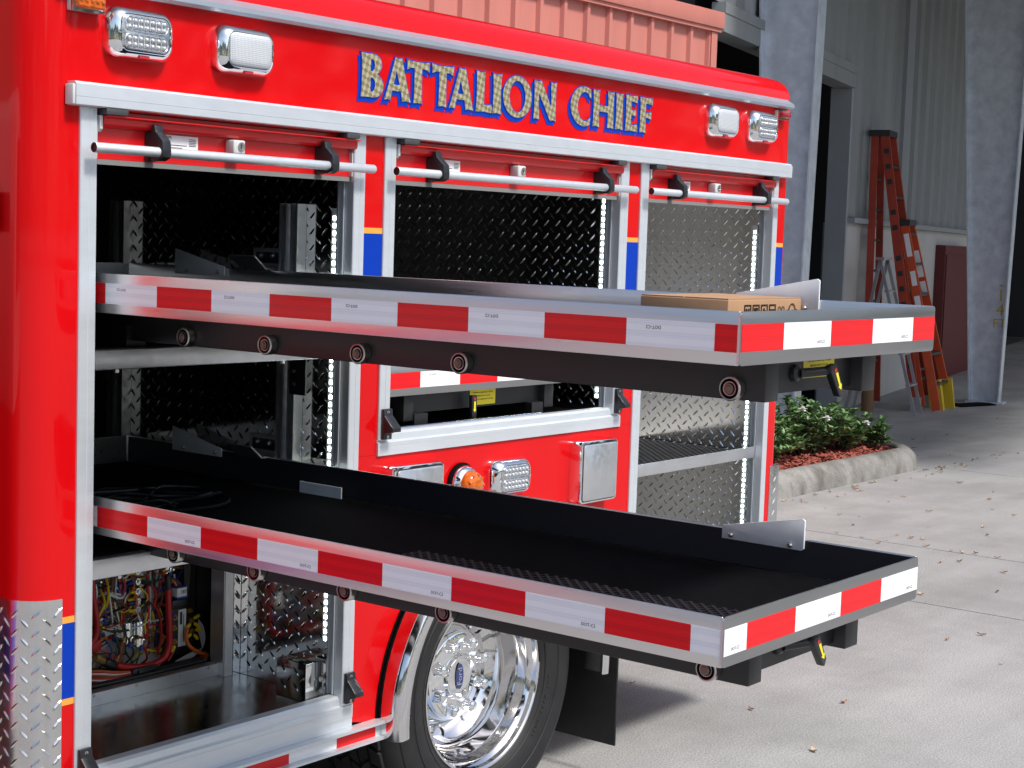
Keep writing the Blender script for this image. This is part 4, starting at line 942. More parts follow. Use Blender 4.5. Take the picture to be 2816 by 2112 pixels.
# --- slide-out trays
X0, X1, P6 = .0241, .6893, .1524
roll_prof = [(0, .0225), (.0045, .0225), (.0055, .0205), (.0085, .0200), (.0095, .0165), (.0100, .0175), (.0110, .0175), (.0112, .0160), (.0155, .0160), (.0160, .0178), (.0172, .0180), (.0182, .0172), (.0190, .016), (.0190, .001), (.0175, 0)]
roll_mi = [0, 0, 0, 1, 2, 2, 2, 1, 2, 2, 2, 2, 2, 2]
def tray(label, yend, yrear, z0, z1, zt, sideseg, endseg, first_white, end_first_red, flip, rolls, seat_y):
    t = box('slide_tray', (X0+.003, X1-.003), (yend+.004, yrear-.003), (z0+.002, z0+.005), mill, T); t['label'] = label
    w = .003
    box('side_wall', (X0, X0+w), (yend+.0005, yrear), (z0, z1), mill, t, .0012); box('side_wall', (X1-w, X1), (yend+.0005, yrear), (z0, z1), mill, t, .0012)
    box('rear_wall', (X0+w, X1-w), (yrear-w, yrear), (z0, z1), mill, t)
    ring = rrect(X1-X0+.001, z1-z0, .007, 5); cx, cz = (X0+X1)/2, (z0+z1)/2
    prism('end_plate', [(cx+p[0], cz+p[1]) for p in ring], yend-.0028, yend+.0003, 'xz', endp_m, t, .0007)
    prism('bent_edge', [(X0+.0002, z0+.001), (X0-.0012, z0+.004), (X0-.0012, z1-.004), (X0+.0002, z1-.001)], yend-.0015, yend+.0022, 'xz', mill2, t)
    box('floor_mat', (X0+.006, X1-.006), (yend+.008, yrear-.006), (z0+.0055, z0+.0085), rubber, t)
    h = .0199
    for k in range(len(sideseg)-1):
        y0_, y1_ = sideseg[k+1], sideseg[k]; wh = (k % 2 == 0) == first_white
        box('tape_segment', (X0-.0006, X0-.0001), (y0_+.0002, y1_-.0002), (zt-h, zt+h), tape_w if wh else tape_r, t)
        if wh and y1_-y0_ > .10:
            sg = 1 if flip else -1
            yy = y1_-.048 if flip else y0_+.030
            text('tape_print', 'DOT-C2', (X0-.0008, yy, zt+(h*.45 if flip else -h*.62)), (0, sg, 0), (0, 0, -1 if flip else 1), .0072, ink, t, .0001)
    for k in range(len(endseg)-1):
        a, b = endseg[k], endseg[k+1]; rd = (k % 2 == 0) == end_first_red
        box('tape_segment', (a+.0002, b-.0002), (yend-.0035, yend-.0029), (zt-h+.001, zt+h+.001), tape_r if rd else tape_w, t)
        if not rd and b-a > .06: text('tape_print', 'DOT-C2', (b-.032 if b-a > .1 else a+.032, yend-.0037, zt-h*.55), (1, 0, 0), (0, 0, 1), .0066, ink, t, .0001)
    # slide beams and rollers
    zb = z0-.064
    for xa, xb in ((.172, .213), (.498, .545)):
        bm_ = box('slide_beam', (xa, xb), (yend+.036, .95), (zb, z0-.001), black, t, .002)
    box('cross_plate', (.2135, .4975), (yend+.058, yend+.064), (z0-.056, z0-.001), black, t)
    for y in rolls:
        lathe('roller', (.1715, y, z0-.046), (-1, 0, 0), roll_prof, [copper_bolt, rubber, steel], t, 28, mi=roll_mi, sharp=30)
    # instruction label and twist latch
    yl = yend+.0578
    if flip:
        box('instruction_label', (.330, .436), (yl-.0006, yl), (z0-.036, z0-.002), yellow, t)
        for k, s in enumerate(('TURN LATCH AND PULL TO OPEN', 'RELEASE LATCH TO LOCK', 'TURN LATCH AND PUSH TO CLOSE')):
            text('label_text', s, (.383, yl-.0008, z0-.009-.008*k), (1, 0, 0), (0, 0, 1), .0052, ink, t, .0001)
        box('label_rule', (.334, .432), (yl-.001, yl-.0007), (z0-.0318, z0-.0308), ink, t)
    lathe('latch_hub', (.300, yl-.0007, z0-.026), (0, -1, 0), [(.014, 0), (.013, .006), (.008, .010), (0, .010)], plastic_b, t, 16)
    cyl('latch_shaft', (.302, yl-.009, z0-.026), (.344, yl-.034, z0-.022), .0075, plastic_b, t, 12)
    prism('latch_handle', [(.336, z0-.014), (.352, z0-.010), (.358, z0-.014), (.384, z0-.054), (.379, z0-.066), (.371, z0-.064), (.340, z0-.026)], yl-.046, yl-.034, 'xz', plastic_b, t, .002)
    prism('arrow_mark', [(.3525, z0-.026), (.3590, z0-.024), (.3705, z0-.044), (.3740, z0-.0425), (.3735, z0-.0525), (.3645, z0-.0485), (.3665, z0-.046)], yl-.0468, yl-.0462, 'xz', yellow, t)
    lathe('red_dot', (.3515, yl-.0462, z0-.0205), (0, -1, 0), [(.0035, 0), (.0035, .0006), (0, .0006)], mat('red_dot', (.6, .01, .01), rough=.4), t, 10)
    # gusset plates
    def gus(pts, scr):
        gp = prism('gusset_plate', pts, X1-.0085, X1-.0045, 'yz', gus_m, t, .0008)
        for y, z in scr: lathe('bolt_head', (X1-.0087, y, z), (-1, 0, 0), [(.0055, 0), (.0055, .003), (.003, .006), (0, .006)], steel, t, 8)
    e = yend
    gus([(e+.391, z0+.055), (e+.391, z1+.003), (e+.389, z1+.005), (e+.222, z1+.038), (e+.217, z1+.035), (e+.217, z0+.058), (e+.222, z0+.054)], [(e+.371, z0+.064), (e+.245, z0+.062)])
    gus([(.385, z0+.058), (.385, z1+.003), (.565, z1+.042), (.565, z0+.058)], [(.405, z0+.068), (.52, z0+.068)])
    box('divider_clip', (X1-.024, X1-.021), (-.034, .099), (z0-.004+.006, z1-.041), gus_m, t)
    return t
SU = [.03+.0, -.0046]+[-.0046-P6*i for i in range(1, 10)]+[-1.4155]
tU = tray('upper slide-out tray, above the cardboard box level', -1.416, .75, 1.3733, 1.4509, 1.412, [.1478]+[-.0046-P6*i for i in range(10)]+[-1.4150], [X0+.001, .1487, .2996, .446, .5998, X1-.001], False, True, True, (-.08, -.313, -.554, -.793, -1.328), .045)
tU['label'] = 'upper aluminium tray pulled out of the front compartment, cardboard box in it'
tL = tray('lower', -1.410, .75, .9345, 1.0099, .9705, [.1665]+[.0141-P6*i for i in range(10)]+[-1.4090], [X0+.001, .0901, .2399, .3933, .5424, X1-.001], True, False, False, (-.06, -.295, -.535, -.774, -1.308), .03)
tL['label'] = 'lower aluminium tray pulled out of the front compartment, lined with black matting'
box('dark_wall_sheet', (X1-.0043, X1-.0032), (-1.405, .74), (.943, 1.0075), mat('dark_sheet', (.022, .023, .030), rough=.45, spec=.3), tL)  # thin dark sheet over the inner face of the far wall
V = []; F = []
lattice(X0+.008, .315, -1.392, -.58, .9435, .0215, .0056, .006)
m2_ = mesh('drain_mat', V, F, mat('drain_mat_rubber', (.010, .010, .013), rough=.5, spec=.2), tL); m2_['kind'] = 'stuff'
# coil of black cable at the back of the lower tray
P = []
for k in range(70):
    a = k*.42; r = .10+.035*math.sin(k*.9)+.02*math.sin(k*.37); P.append((.30+r*math.cos(a)*1.2, .17+r*math.sin(a), .949+.0022*(k % 11)))
cc = tag(tube('cable_coil', P, .0034, mat('cable_sheath', (.006, .006, .007), rough=.5, spec=.3), None, 6, 4), 'coil of thin black cable lying at the back of the lower tray', 'cable')
# cardboard box on the upper tray
card = mat('cardboard', (0.40, 0.235, 0.125), rough=0.8, noise=(12, 0.08))
bxr = tag(empty('cardboard_box', (.54, -1.02, 1.382)), 'brown cardboard box with black handling symbols on the upper tray', 'box')
bz0, bz1 = 1.3825, 1.4515
box('carton', (.413, .673), (-1.168, -.99), (bz0, bz1), card, bxr, .0015)
box('top_flap', (.4145, .6715), (-1.1665, -1.080), (bz1+.0002, bz1+.0022), card, bxr); box('top_flap', (.4145, .6715), (-1.078, -.9915), (bz1+.0002, bz1+.0022), card, bxr)
for k, x in enumerate((.478, .507, .536, .565)):
    yb = -1.1692
    def inkbox(a, b, c, d): box('handling_symbol', (x+a, x+b), (yb-.0003, yb+.0004), (bz1-.030+c, bz1-.030+d), ink, bxr)
    inkbox(-.0115, .0115, .0195, .0215); inkbox(-.0115, -.0095, -.002, .019); inkbox(.0095, .0115, -.002, .019)
    if k == 0: inkbox(-.006, -.002, 0, .015); inkbox(.002, .006, 0, .015)
    if k == 1: inkbox(-.006, .006, .011, .016); inkbox(-.0018, .0018, 0, .0105)
    if k == 2: inkbox(-.003, .001, 0, .015); inkbox(.0015, .005, .008, .0115)
    if k == 3: inkbox(-.008, .008, .010, .013); inkbox(-.006, -.003, 0, .0095); inkbox(.003, .006, 0, .0095)
for k, x in enumerate((.590, .603)):
    lathe('handling_symbol', (x, -1.1692, bz1-.018), (0, -1, 0), [(.0055, 0), (.0055, .0004), (.0042, .0004), (.0042, 0)], ink, bxr, 16, close=False)
lathe('handling_symbol', (.637, -1.1692, bz1-.020), (0, -1, 0), [(.0125, 0), (.0125, .0004), (.0105, .0004), (.0105, 0)], ink, bxr, 24, close=False)
box('handling_symbol', (.617, .622), (-1.1695, -1.1688), (bz1-.022, bz1-.019), ink, bxr); box('handling_symbol', (.632, .642), (-1.1695, -1.1688), (bz1-.022, bz1-.0195), ink, bxr); box('handling_symbol', (.652, .656), (-1.1695, -1.1688), (bz1-.022, bz1-.0185), ink, bxr)
# stowed tray in the second compartment
a, b, ye = .866, 1.772, .052
t2 = box('slide_tray', (a+.003, b-.003), (ye+.003, .98), (1.157, 1.160), mill, T); t2['label'] = 'tray stowed inside the middle compartment'
box('end_plate', (a, b), (ye-.003, ye), (1.1545, 1.229), endp_m, t2, .0008); box('side_wall', (a, a+.003), (ye+.0005, .98), (1.1545, 1.229), mill, t2); box('side_wall', (b-.003, b), (ye+.0005, .98), (1.1545, 1.229), mill, t2)
xs = [a+.001]+[1.022-P6*0+P6*k for k in range(5)]+[b-.001]
for k in range(len(xs)-1):
    box('tape_segment', (xs[k]+.0002, xs[k+1]-.0002), (ye-.0037, ye-.0031), (1.1725, 1.2115), tape_w if k % 2 else tape_r, t2)
    if k % 2: text('tape_print', 'DOT-C2', (xs[k]+.045, ye-.0039, 1.203), (-1, 0, 0), (0, 0, -1), .0066, ink, t2, .0001)
for xa, xb in ((.985, 1.022), (1.56, 1.60)): box('slide_beam', (xa, xb), (ye+.015, .95), (1.088, 1.1535), black, t2, .002)
box('cross_plate', (1.0225, 1.5595), (ye+.035, ye+.041), (1.105, 1.1535), black, t2)
box('base_plate', (.870, 1.768), (.050, .95), (1.0607, 1.066), black, t2)
for x in (1.022, 1.50): box('stop_angle', (x, x+.05), (ye+.012, ye+.034), (1.0665, 1.105), black, t2)
box('instruction_label', (1.262, 1.368), (ye+.0342, ye+.0348), (1.110, 1.150), yellow, t2)
for k, s in enumerate(('TURN LATCH AND PULL TO OPEN', 'RELEASE LATCH TO LOCK', 'TURN LATCH AND PUSH TO CLOSE')): text('label_text', s, (1.315, ye+.0338, 1.142-.009*k), (1, 0, 0), (0, 0, 1), .0052, ink, t2, .0001)
prism('latch_handle', [(1.236, 1.140), (1.256, 1.140), (1.256, 1.082), (1.248, 1.074), (1.238, 1.082)], ye+.004, ye+.016, 'xz', plastic_b, t2, .002)
prism('arrow_mark', [(1.243, 1.124), (1.249, 1.124), (1.249, 1.104), (1.252, 1.104), (1.246, 1.096), (1.240, 1.104), (1.243, 1.104)], ye+.0032, ye+.0038, 'xz', yellow, t2)
lathe('red_dot', (1.246, ye+.0038, 1.131), (0, -1, 0), [(.0035, 0), (.0035, .0006), (0, .0006)], MT['red_dot'], t2, 10)
cyl('sill_tube', (.862, .034, 1.0775), (1.50, .034, 1.0775), .0062, polished, t2, 14)

# --- rear wheel with chrome flare
def yl(prof, r0=0): return [(r, y) for r, y in prof]
AX = (WC[0], 0, WC[1])
fl = lathe('wheel_flare', AX, (0, 1, 0), [(.437, .006), (.4455, -.002), (.4455, -.052), (.441, -.066), (.431, -.073), (.412, -.074), (.404, -.070), (.408, -.064), (.428, -.060), (.430, .006)], polished, T, 56, a0=-(PI+.095), a1=.095, close=False, sharp=60)
gv = [Vector((WC[0]+.4475*math.cos(t_), -.0015, WC[1]+.4475*math.sin(t_))) for t_ in [-.09+(PI+.18)*k/60 for k in range(61)]]
V, F = tube_geo(gv, .0026, 6); mesh('flare_gasket', V, F, rubber, fl, True)
tp = [(.2325, .036), (.240, .026), (.262, .014), (.300, .006), (.335, .006), (.360, .014), (.378, .030), (.387, .048), (.388, .060), (.388, .205), (.384, .22), (.37, .24), (.33, .255), (.28, .255), (.235, .235)]
def wheel(yo, front):
    AXw = (WC[0], yo, WC[1])
    w = lathe('wheel', AXw, (0, 1, 0), tp, tyre_m, T, 64, close=False, sharp=60)
    w['label'] = 'rear wheel with polished rim' if front else 'inner wheel of the rear pair'
    # tread blocks
    V = []; F = []; n = 44; gg = random.Random(3)
    for ring, (ya, yb) in enumerate(((.047, .082), (.088, .118), (.124, .152), (.158, .188), (.192, .222))):
        for k in range(n):
            a0 = 2*PI*(k+(.5 if ring % 2 else 0))/n; a1 = a0+2*PI/n*.80; sk = .05 if ring % 2 else -.04; b = len(V)
            for (aa, yy) in ((a0, ya), (a1, ya), (a1+sk, yb), (a0+sk, yb)):
                for r in (.386, .398 if 0 < ring < 4 else .3955):
                    V.append((WC[0]+r*math.cos(aa), yo+yy, WC[1]+r*math.sin(aa)))
            F += [[b+1, b+3, b+5, b+7], [b, b+2, b+3, b+1], [b+2, b+4, b+5, b+3], [b+4, b+6, b+7, b+5], [b+6, b, b+1, b+7]]
    tb_ = mesh('tread_blocks', V, F, tyre_m, w); tb_['kind'] = 'stuff'
    for r, y in ((.352, .0105), (.300, .0055), (.256, .0165)):
        lathe('sidewall_ring', AXw, (0, 1, 0), [(r-.0022, y), (r, y-.0018), (r+.0022, y)], tyre_m, w, 64, close=False)
    rim = lathe('rim', AXw, (0, 1, 0), [(.2320, .040), (.2375, .034), (.2385, .028), (.2360, .024), (.2310, .0235), (.2270, .027), (.2240, .038), (.2150, .046), (.2120, .052), (.2100, .075), (.2055, .082), (.2040, .120), (.1990, .136), (.1900, .152), (.1700, .166), (.1480, .168), (.1320, .158), (.1250, .142), (.1200, .138), (0, .138)], polished, w, 72, close=False, sharp=28)
    return w, rim
wh, rim = wheel(0.0, True)
w2, _ = wheel(.30, False)
hubp = [(.1185, .1375), (.1190, .126), (.1150, .119), (.1080, .116), (.0620, .1135), (.0600, .106), (.0570, .1025), (.0530, .1020), (.0490, .1080), (.0470, .1120), (.0440, .1130), (0, .1115)]
hub = lathe('hub_cover', AX, (0, 1, 0), hubp, chrome, wh, 56, close=False, sharp=30)
for k in range(8):
    a = 2*PI*(k+.5)/8+.02; c = (WC[0]+.0925*math.cos(a), .1155, WC[1]+.0925*math.sin(a))
    lathe('lug_cover', c, (0, -1, 0), [(.0215, -.004), (.0185, .002), (.0165, .006), (.0160, .018), (.0135, .025), (.007, .029), (0, .030)], chrome, wh, 20)
for k in range(8):
    a = -1.68+2*PI*k/8; c = Vector((WC[0]+.1690*math.cos(a), .1640, WC[1]+.1690*math.sin(a)))
    lathe('hand_hole', c, (0, -1, 0), [(.0265, -.004), (.0265, .0022), (.0225, .0026), (.0220, -.012), (0, -.012)], [polished, shade_int], wh, 24, mi=[0, 0, 1, 1], close=False)
cyl('valve_stem', (WC[0]+.150, .150, WC[1]+.035), (WC[0]+.158, .112, WC[1]+.038), .0032, steel, wh, 8)
ov = [Vector((WC[0]+.0150*math.cos(a), 0, WC[1]+.0345*math.sin(a))) for a in [2*PI*k/28 for k in range(28)]]
mesh('badge_rim', [v+Vector((0, .1105, 0)) for v in [Vector((WC[0]+(v.x-WC[0])*1.09, 0, WC[1]+(v.z-WC[1])*1.045)) for v in ov]], [list(range(28))], chrome, wh)
mesh('badge', [v+Vector((0, .1098, 0)) for v in ov], [list(range(28))], mat('badge_blue', (.012, .03, .14), rough=.2, coat=.8), wh)
text('badge_text', 'Ford', (WC[0], .1092, WC[1]), (0, 0, 1), (-1, 0, 0), .0255, chrome, wh, .0002)
for k, ch in enumerate('DOT M343 OM3T'):
    a = -.12-.052*k
    if ch != ' ': text('tyre_letter', ch, (WC[0]+.268*math.cos(a), .0108, WC[1]+.268*math.sin(a)), (math.sin(a), 0, -math.cos(a)), (math.cos(a), 0, math.sin(a)), .013, mat('tyre_letter', (.04, .04, .04), rough=.5), wh, .0006)
mf = box('mud_flap', (1.850, 1.857), (-.012, .56), (.092, .62), mat('mud_flap_rubber', (.010, .010, .010), rough=.55, noise=(30, .3)), T, .002)
box('flap_bracket', (1.835, 1.849), (-.004, .40), (.405, .43), black, mf)
for y in (.01, .06): lathe('bolt_head', (1.849, y, .40), (-1, 0, 0), [(.006, 0), (.006, .006), (0, .008)], steel, mf, 8)
# --- wiring in the lower bay of the first compartment
wire_c = {'red': (.50, .010, .014), 'orange': (.62, .13, .015), 'white': (.80, .80, .78), 'blue': (.02, .05, .28), 'yellow': (.75, .58, .02), 'green': (.01, .10, .07), 'black': (.012, .012, .012), 'brown': (.13, .055, .02), 'grey': (.45, .44, .42)}
WM = {k: mat('wire_'+k, v, rough=.42) for k, v in wire_c.items()}
bluet = mat('blue_terminal', (.01, .06, .42), rough=.35); yelt = mat('yellow_terminal', (.75, .55, .01), rough=.35)
brass = mat('brass', (.45, .30, .10), metal=.9, rough=.3); coppr = mat('copper_bus', (.52, .24, .10), metal=.5, rough=.4); tin = mat('tinned_steel', (.72, .72, .72), metal=1, rough=.2)
el = empty('wiring_panel', (.45, .5, .46), T); el['label'] = 'wiring and relays in the lower bay of the front compartment'
g = random.Random(11)
def wire(col, pts, r=.0022, n=5): return tube('wire', pts, r, WM[col], el, 6, n)
def cable(col, pts, r=.007): return tube('battery_cable', pts, r, WM[col], el, 10, 6)
# relay column
for k in range(6):
    z = .730-k*.0262
    box('relay', (.360, .392), (.470, .512), (z-.0225, z), grey_plastic, el, .0015); box('relay_top', (.363, .389), (.4665, .4695), (z-.019, z-.004), plastic_b, el, .001)
for k in range(13):
    z = .722-k*.0111
    box('blade_terminal', (.393, .404), (.476, .483), (z-.002, z+.003), tin, el); lathe('terminal_sleeve', (.404, .480, z), (1, 0, -.15), [(.0032, 0), (.0036, .002), (.0030, .016), (0, .016)], bluet, el, 8)
    c = g.choice(('red', 'white', 'black', 'orange', 'brown', 'grey')); wire(c, [(.418, .480, z-.002), (.436, .474+g.uniform(-.01, .01), z-.006+g.uniform(-.01, .012)), (.452, .482, z-.03), (.458, .486, z-.075)], .0016, 4)
# main loom
for k in range(22):
    c = ('blue', 'white', 'brown', 'red', 'yellow', 'black', 'orange', 'green', 'white', 'blue', 'red')[k % 11]; o = lambda s: g.uniform(-s, s)
    dx, dy = o(.009), o(.010)
    wire(c, [(.452+dx, .484+dy, .745), (.458+dx*.8, .482+dy, .690), (.460+dx*.7, .480+dy, .625), (.463+dx*.6, .480+dy, .575), (.456+dx*.9, .476+dy, .540), (.440+dx*1.4+o(.006), .474+dy, .505), (.415+dx*2+o(.01), .470+dy, .488)], .0019)
for z in (.648, .560, .528): lathe('cable_tie', (.460, .481, z), (0.1, 0, 1), [(.0155, 0), (.0165, .0005), (.0165, .0035), (.0155, .004)], WM['black'], el, 16, close=False)
# copper bus bar with ring terminals
box('bus_bar', (.489, .508), (.470, .474), (.620, .735), coppr, el, .001); box('bus_mount', (.474, .512), (.4745, .514), (.612, .742), plastic_b, el, .002)
for k, z in enumerate((.724, .700, .676, .651, .632)):
    lathe('stud_nut', (.4985, .4698, z), (0, -1, 0), [(.0075, 0), (.0075, .0045), (.0035, .0045), (.0035, .009), (0, .009)], tin, el, 6)
    lathe('ring_terminal', (.4985, .4655, z), (0, -1, 0), [(.0085, 0), (.0085, .001), (.004, .001)], tin, el, 14); M_ = (yelt, bluet)[k % 2]
    lathe('terminal_sleeve', (.488, .4645, z), (-1, 0, .1*((k % 3)-1)), [(.0034, 0), (.0042, .002), (.0042, .016), (.003, .018)], M_, el, 8); wire(('yellow', 'blue', 'white', 'red', 'brown')[k], [(.470, .4645, z), (.462, .466, z-.01), (.459, .472, z-.04)], .002, 4)
    if k in (1, 3): lathe('boot', (.509, .4645, z-.002), (1, 0, -.35), [(.0058, 0), (.0062, .004), (.0062, .024), (.004, .026)], WM['black'], el, 10)
box('guide_strip', (.512, .523), (.474, .488), (.645, .745), mill2, el)
cable('red', [(.528, .470, .745), (.529, .468, .690), (.530, .466, .640), (.529, .466, .585), (.527, .47, .55)], .0042)
cable('red', [(.534, .4645, .690), (.541, .458, .676), (.545, .455, .655), (.540, .456, .640), (.548, .452, .622), (.556, .450, .590), (.556, .450, .550), (.548, .452, .515)], .0036)
wire('white', [(.538, .470, .745), (.536, .468, .68), (.537, .467, .61), (.533, .468, .57)], .0024)
# thick main cable with black boot sweeping to the left
lathe('boot', (.549, .420, .716), (.06, 0, -1), [(.0075, 0), (.0085, .004), (.0085, .034), (.0075, .038)], WM['black'], el, 12)
cable('red', [(.5515, .420, .680), (.5535, .420, .640), (.5565, .420, .590), (.5575, .420, .548), (.548, .421, .520), (.525, .422, .507), (.490, .424, .503), (.450, .426, .508), (.410, .428, .519), (.372, .43, .538)], .0080)
cable('red', [(.352, .455, .745), (.354, .452, .700), (.360, .450, .660), (.366, .449, .620), (.362, .45, .59), (.345, .452, .575), (.325, .455, .570)], .0075)
cable('red', [(.345, .47, .67), (.350, .465, .62), (.348, .462, .585), (.335, .462, .56)], .005)
for k in range(3): wire('orange', [(.335+k*.004, .455, .66-k*.01), (.345+k*.003, .450, .630), (.343, .45, .60), (.330, .455, .575)], .0022)
# brass battery lug
lathe('battery_lug', (.362, .430, .541), (.6, 0, -.35), [(.006, -.02), (.010, -.018), (.010, -.006), (.0085, 0), (.0085, .012)], brass, el, 8); lathe('boot', (.372, .4295, .536), (.8, 0, -.45), [(.0105, 0), (.012, .004), (.0115, .034), (.009, .038)], WM['black'], el, 12)
lathe('red_cap', (.370, .46, .566), (0, -1, 0), [(.014, 0), (.014, .006), (0, .008)], WM['red'], el, 20)
# solenoids
def solenoid(x, z, r, h):
    lathe('solenoid', (x, .478, z), (0, 0, 1), [(0, 0), (r, 0), (r*1.03, .003), (r, .005), (r, h-.004), (r*.9, h), (0, h)], tin, el, 24)
    for sx in (-1, 1): lathe('terminal_post', (x+sx*(r+.003), .470, z+h*.25), (sx*.5, -1, 0), [(.005, 0), (.005, .012), (.003, .013), (.003, .022), (0, .022)], brass, el, 8)
    lathe('terminal_post', (x+.003, .460, z+h*.22), (0, -1, 0), [(.007, -.004), (.007, .002), (.0035, .003), (.0035, .008)], tin, el, 10); lathe('terminal_sleeve', (x-.002, .4565, z+h*.08), (-.4, 0, -1), [(.004, 0), (.0045, .003), (.004, .014)], bluet, el, 8)
solenoid(.508, .540, .0175, .062); solenoid(.474, .553, .0145, .05); solenoid(.592, .706, .0165, .05)
box('solenoid_foot', (.485, .535), (.488, .512), (.534, .540), pan_m, el)
wire('black', [(.500, .456, .535), (.488, .452, .518), (.47, .455, .508), (.45, .46, .50)], .002); wire('white', [(.612, .47, .70), (.606, .462, .688), (.588, .462, .683), (.575, .465, .69)], .0024); wire('blue', [(.585, .458, .70), (.580, .458, .685), (.572, .46, .675)], .0026)
# white tags with handwriting
tg = box('cable_tag', (.470, .525), (.490, .494), (.588, .612), pan_m, el, .004); text('hand_note', 'IGN.', (.497, .4896, .600), (1, 0, -.08), (0, 0, 1), .014, ink, el); text('hand_note', '25', (.486, .4996, .628), (1, 0, .1), (0, 0, 1), .013, ink, el)
for k in range(8): wire(('green', 'green', 'white', 'black', 'green', 'white', 'orange', 'black')[k], [(.470, .488, .606-.004*k*.4), (.495, .480-k*.001, .604+k*.0012), (.520, .482, .612+k*.0015), (.540, .488, .628+k*.002)], .0019, 4)
for k in range(7): wire(('white', 'green', 'black', 'white', 'green', 'black', 'white')[k], [(.365, .49, .574-k*.003), (.392, .480, .569-k*.003), (.420, .482, .577-k*.003), (.446, .486, .594-k*.002)], .0019, 4)
for k in range(5): wire('white', [(.404, .478, .594-.003*k), (.424, .468, .606-.005*k), (.446, .466, .598-.006*k), (.461, .472, .572)], .0017, 4)
# relay with blue band and notes
box('cube_relay', (.597, .628), (.440, .466), (.646, .674), white_lbl, el, .002); box('relay_band', (.5965, .6285), (.4395, .4665), (.6455, .6500), bluet, el); box('relay_band', (.5965, .6285), (.4395, .4665), (.6715, .6745), bluet, el); text('hand_note', '187', (.617, .4394, .661), (1, 0, 0), (0, 0, 1), .012, ink, el)
for k in range(6): wire(('red', 'yellow', 'blue', 'green', 'red', 'blue')[k], [(.602+k*.004, .452, .675), (.592+k*.003, .455, .690), (.575, .46, .694+k*.001), (.562, .47, .692)], .0018, 4)
box('relay_base', (.583, .632), (.440, .50), (.622, .644), plastic_b, el, .002)
# distribution block
bk = box('distribution_block', (.586, .668), (.462, .512), (.500, .619), plastic_b, el, .004)
box('block_label', (.6195, .6435), (.4605, .4615), (.520, .612), white_lbl, el); box('label_bar', (.624, .631), (.4598, .4603), (.575, .606), ink, el); box('label_bar', (.635, .637), (.4598, .4603), (.53, .60), ink, el)
for x, z in ((.606, .596), (.604, .570), (.606, .536), (.654, .606), (.657, .580), (.660, .553)): lathe('stud_nut', (x, .4615, z), (0, -1, 0), [(.0072, 0), (.0072, .005), (.0035, .005), (.0035, .012), (0, .012)], brass, el, 6)
for (x, z), (dx, dz), m_ in (((.650, .574), (-.7, -.5), yelt), ((.662, .586), (1, .3), yelt), ((.664, .573), (.8, -.6), yelt), ((.668, .556), (1, -.1), yelt), ((.652, .548), (-.8, -.4), yelt), ((.664, .545), (.6, -.8), yelt), ((.601, .528), (-.5, -.9), yelt), ((.597, .604), (-.8, .4), bluet)):
    lathe('terminal_sleeve', (x, .452, z), (dx, 0, dz), [(.0036, 0), (.0046, .003), (.0046, .014), (.0034, .017)], m_, el, 8)
for k in range(11): wire('grey', [(.676, .452, .580-.003*k), (.690-.001*k, .450, .560-.002*k), (.694-.001*k, .448, .530-.001*k), (.684, .446, .508), (.660, .444, .496+.001*k), (.640, .444, .490+.0012*k), (.600, .446, .480+.001*k)], .0016)
cable('orange', [(.640, .450, .566), (.632, .446, .550), (.634, .442, .530), (.645, .438, .516), (.668, .436, .502), (.690, .434, .492), (.672, .432, .482), (.63, .430, .482), (.58, .430, .486), (.52, .432, .490), (.46, .435, .492)], .0050)
for k in range(7): wire(('orange', 'red', 'orange', 'black', 'red', 'orange', 'black')[k], [(.690, .436+.002*k, .488), (.64, .434+.002*k, .4795+.001*k), (.58, .436, .4805+.001*k), (.50, .438, .4865+.0012*k), (.42, .440, .496+.0015*k), (.36, .445, .505+.002*k), (.30, .45, .510+.002*k)], .0022)
wire('red', [(.598, .452, .516), (.590, .45, .506), (.578, .448, .495)], .0028)
# the rest of the tangle behind
for k in range(95):
    x = g.uniform(.33, .60); z = g.uniform(.52, .74); c = g.choice(('red', 'white', 'yellow', 'orange', 'green', 'blue', 'red', 'white', 'black', 'brown')); v = g.random() < .6
    q = lambda s: g.uniform(-s, s)
    if v: P = [(x, .488, z+.06), (x+q(.015), .470+q(.01), z+.02), (x+q(.02), .466+q(.01), z-.02), (x+q(.03), .48, z-.06)]
    else: P = [(x-.05, .49, z+q(.02)), (x-.02, .468+q(.01), z+q(.02)), (x+.02, .468+q(.01), z+q(.02)), (x+.05, .485, z+q(.03))]
    wire(c, [(p[0], p[1], min(max(p[2], .49), .80)) for p in P], g.choice((.0018, .0022, .003)), 4)
for k in range(10):
    x, z = g.uniform(.40, .60), g.uniform(.53, .72); lathe('terminal_sleeve', (x, .474, z), (g.uniform(-1, 1), -.3, g.uniform(-1, 1)), [(.0034, 0), (.0044, .003), (.0044, .014), (.0034, .016)], g.choice((yelt, bluet, bluet)), el, 8)
# black connector shell at the bottom
box('connector_shell', (.440, .515), (.410, .436), (.487, .507), plastic_b, el, .003); box('connector_latch', (.455, .50), (.405, .4095), (.492, .503), plastic_b, el, .001)
for k in range(9): wire(('orange', 'red', 'white', 'orange', 'brown', 'red', 'orange', 'white', 'red')[k], [(.330, .43, .520-.003*k), (.36, .418, .517-.0032*k), (.395, .414, .509-.0028*k), (.442, .418, .501-.001*k)], .0021, 4)
for k in range(3): cable('black', [(.30, .405+.012*k, .492-.002*k), (.40, .402+.012*k, .4905), (.52, .402+.012*k, .491), (.66, .404+.012*k, .4915)], .0042)
for k in range(4): wire('black', [(.655+.004*k, .47, .84), (.650+.006*k, .475, .75), (.655+.004*k, .48, .66), (.660, .485, .60)], .0022)

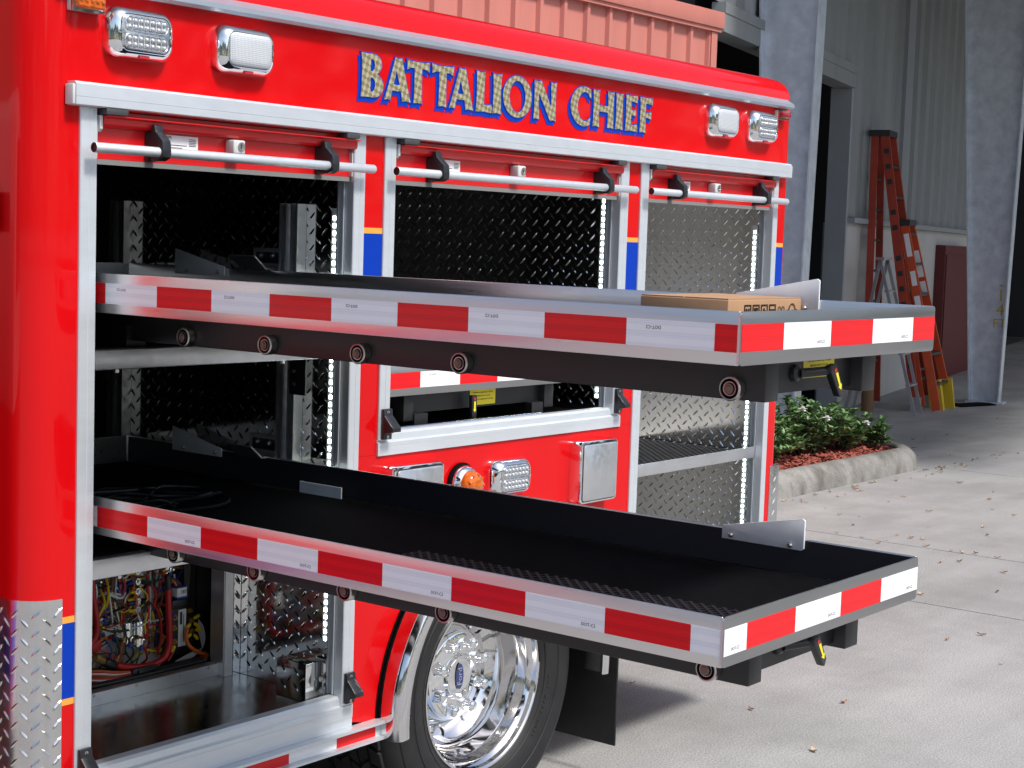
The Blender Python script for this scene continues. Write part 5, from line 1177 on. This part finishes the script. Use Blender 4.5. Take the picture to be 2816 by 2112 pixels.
# --- the cab ahead of the body (outside the picture; it shows in the paint and metal)
glass_m = mat('cab_glass', (.02, .025, .03), rough=.03, coat=.5)
prof = [(-.55, .45), (-.55, 1.15), (-.60, 1.55), (-.72, 1.80), (-.95, 1.86), (-1.75, 1.86), (-2.10, 1.76), (-2.50, 1.18), (-3.3, 1.08), (-3.45, .98), (-3.48, .50), (-3.25, .45), (-3.23, .60), (-3.10, .78), (-2.85, .86), (-2.60, .78), (-2.47, .60), (-2.45, .45)]
low = [(-.55, .45), (-.55, 1.12), (-2.55, 1.12), (-3.3, 1.06)]+prof[9:]
cab = prism('cab', low, .26, 1.94, 'xz', red, T, .02); cab['label'] = 'red and white pickup cab ahead of the equipment body'
prism('cab_top', [(-.55, 1.1205), (-.60, 1.55), (-.72, 1.80), (-.95, 1.86), (-1.75, 1.86), (-2.10, 1.76), (-2.545, 1.1205)], .262, 1.938, 'xz', mat('white_paint', (.72, .72, .70), rough=.3, coat=.3), cab, .02)
yc = .2585
prism('side_window', [(-.72, 1.38), (-.76, 1.60), (-.86, 1.74), (-1.36, 1.76), (-1.36, 1.38)], yc-.008, yc, 'xz', glass_m, cab); prism('side_window', [(-1.42, 1.38), (-1.42, 1.76), (-1.78, 1.76), (-2.02, 1.66), (-2.22, 1.38)], yc-.008, yc, 'xz', glass_m, cab)
box('side_stripe', (-3.2, -.58), (yc-.002, yc), (.50, .65), blue, cab); box('rear_stripe', (-.5488, -.5478), (.27, 1.93), (.50, .65), blue, cab); box('rear_stripe', (-.5488, -.5478), (.27, 1.93), (.6505, .664), orange, cab); box('rear_stripe', (-.5488, -.5478), (.27, 1.93), (.486, .4995), orange, cab); box('step_bar', (-2.4, -.62), (.20, .32), (.40, .44), anod, cab, .01)
box('door_handle', (-1.32, -1.15), (yc-.024, yc), (1.05, 1.08), chrome, cab, .006)
fw = lathe('front_wheel', (-2.85, .29, .385), (0, 1, 0), tp, tyre_m, cab, 40, close=False); lathe('front_rim', (-2.85, .29, .385), (0, 1, 0), [(.232, .04), (.236, .026), (.22, .03), (.2, .06), (.1, .05), (.06, .02), (0, .02)], polished, cab, 40, close=False)
box('grab_handle', (-.172, -.150), (.092, .150), (1.525, 1.60), plastic_b, T, .004)
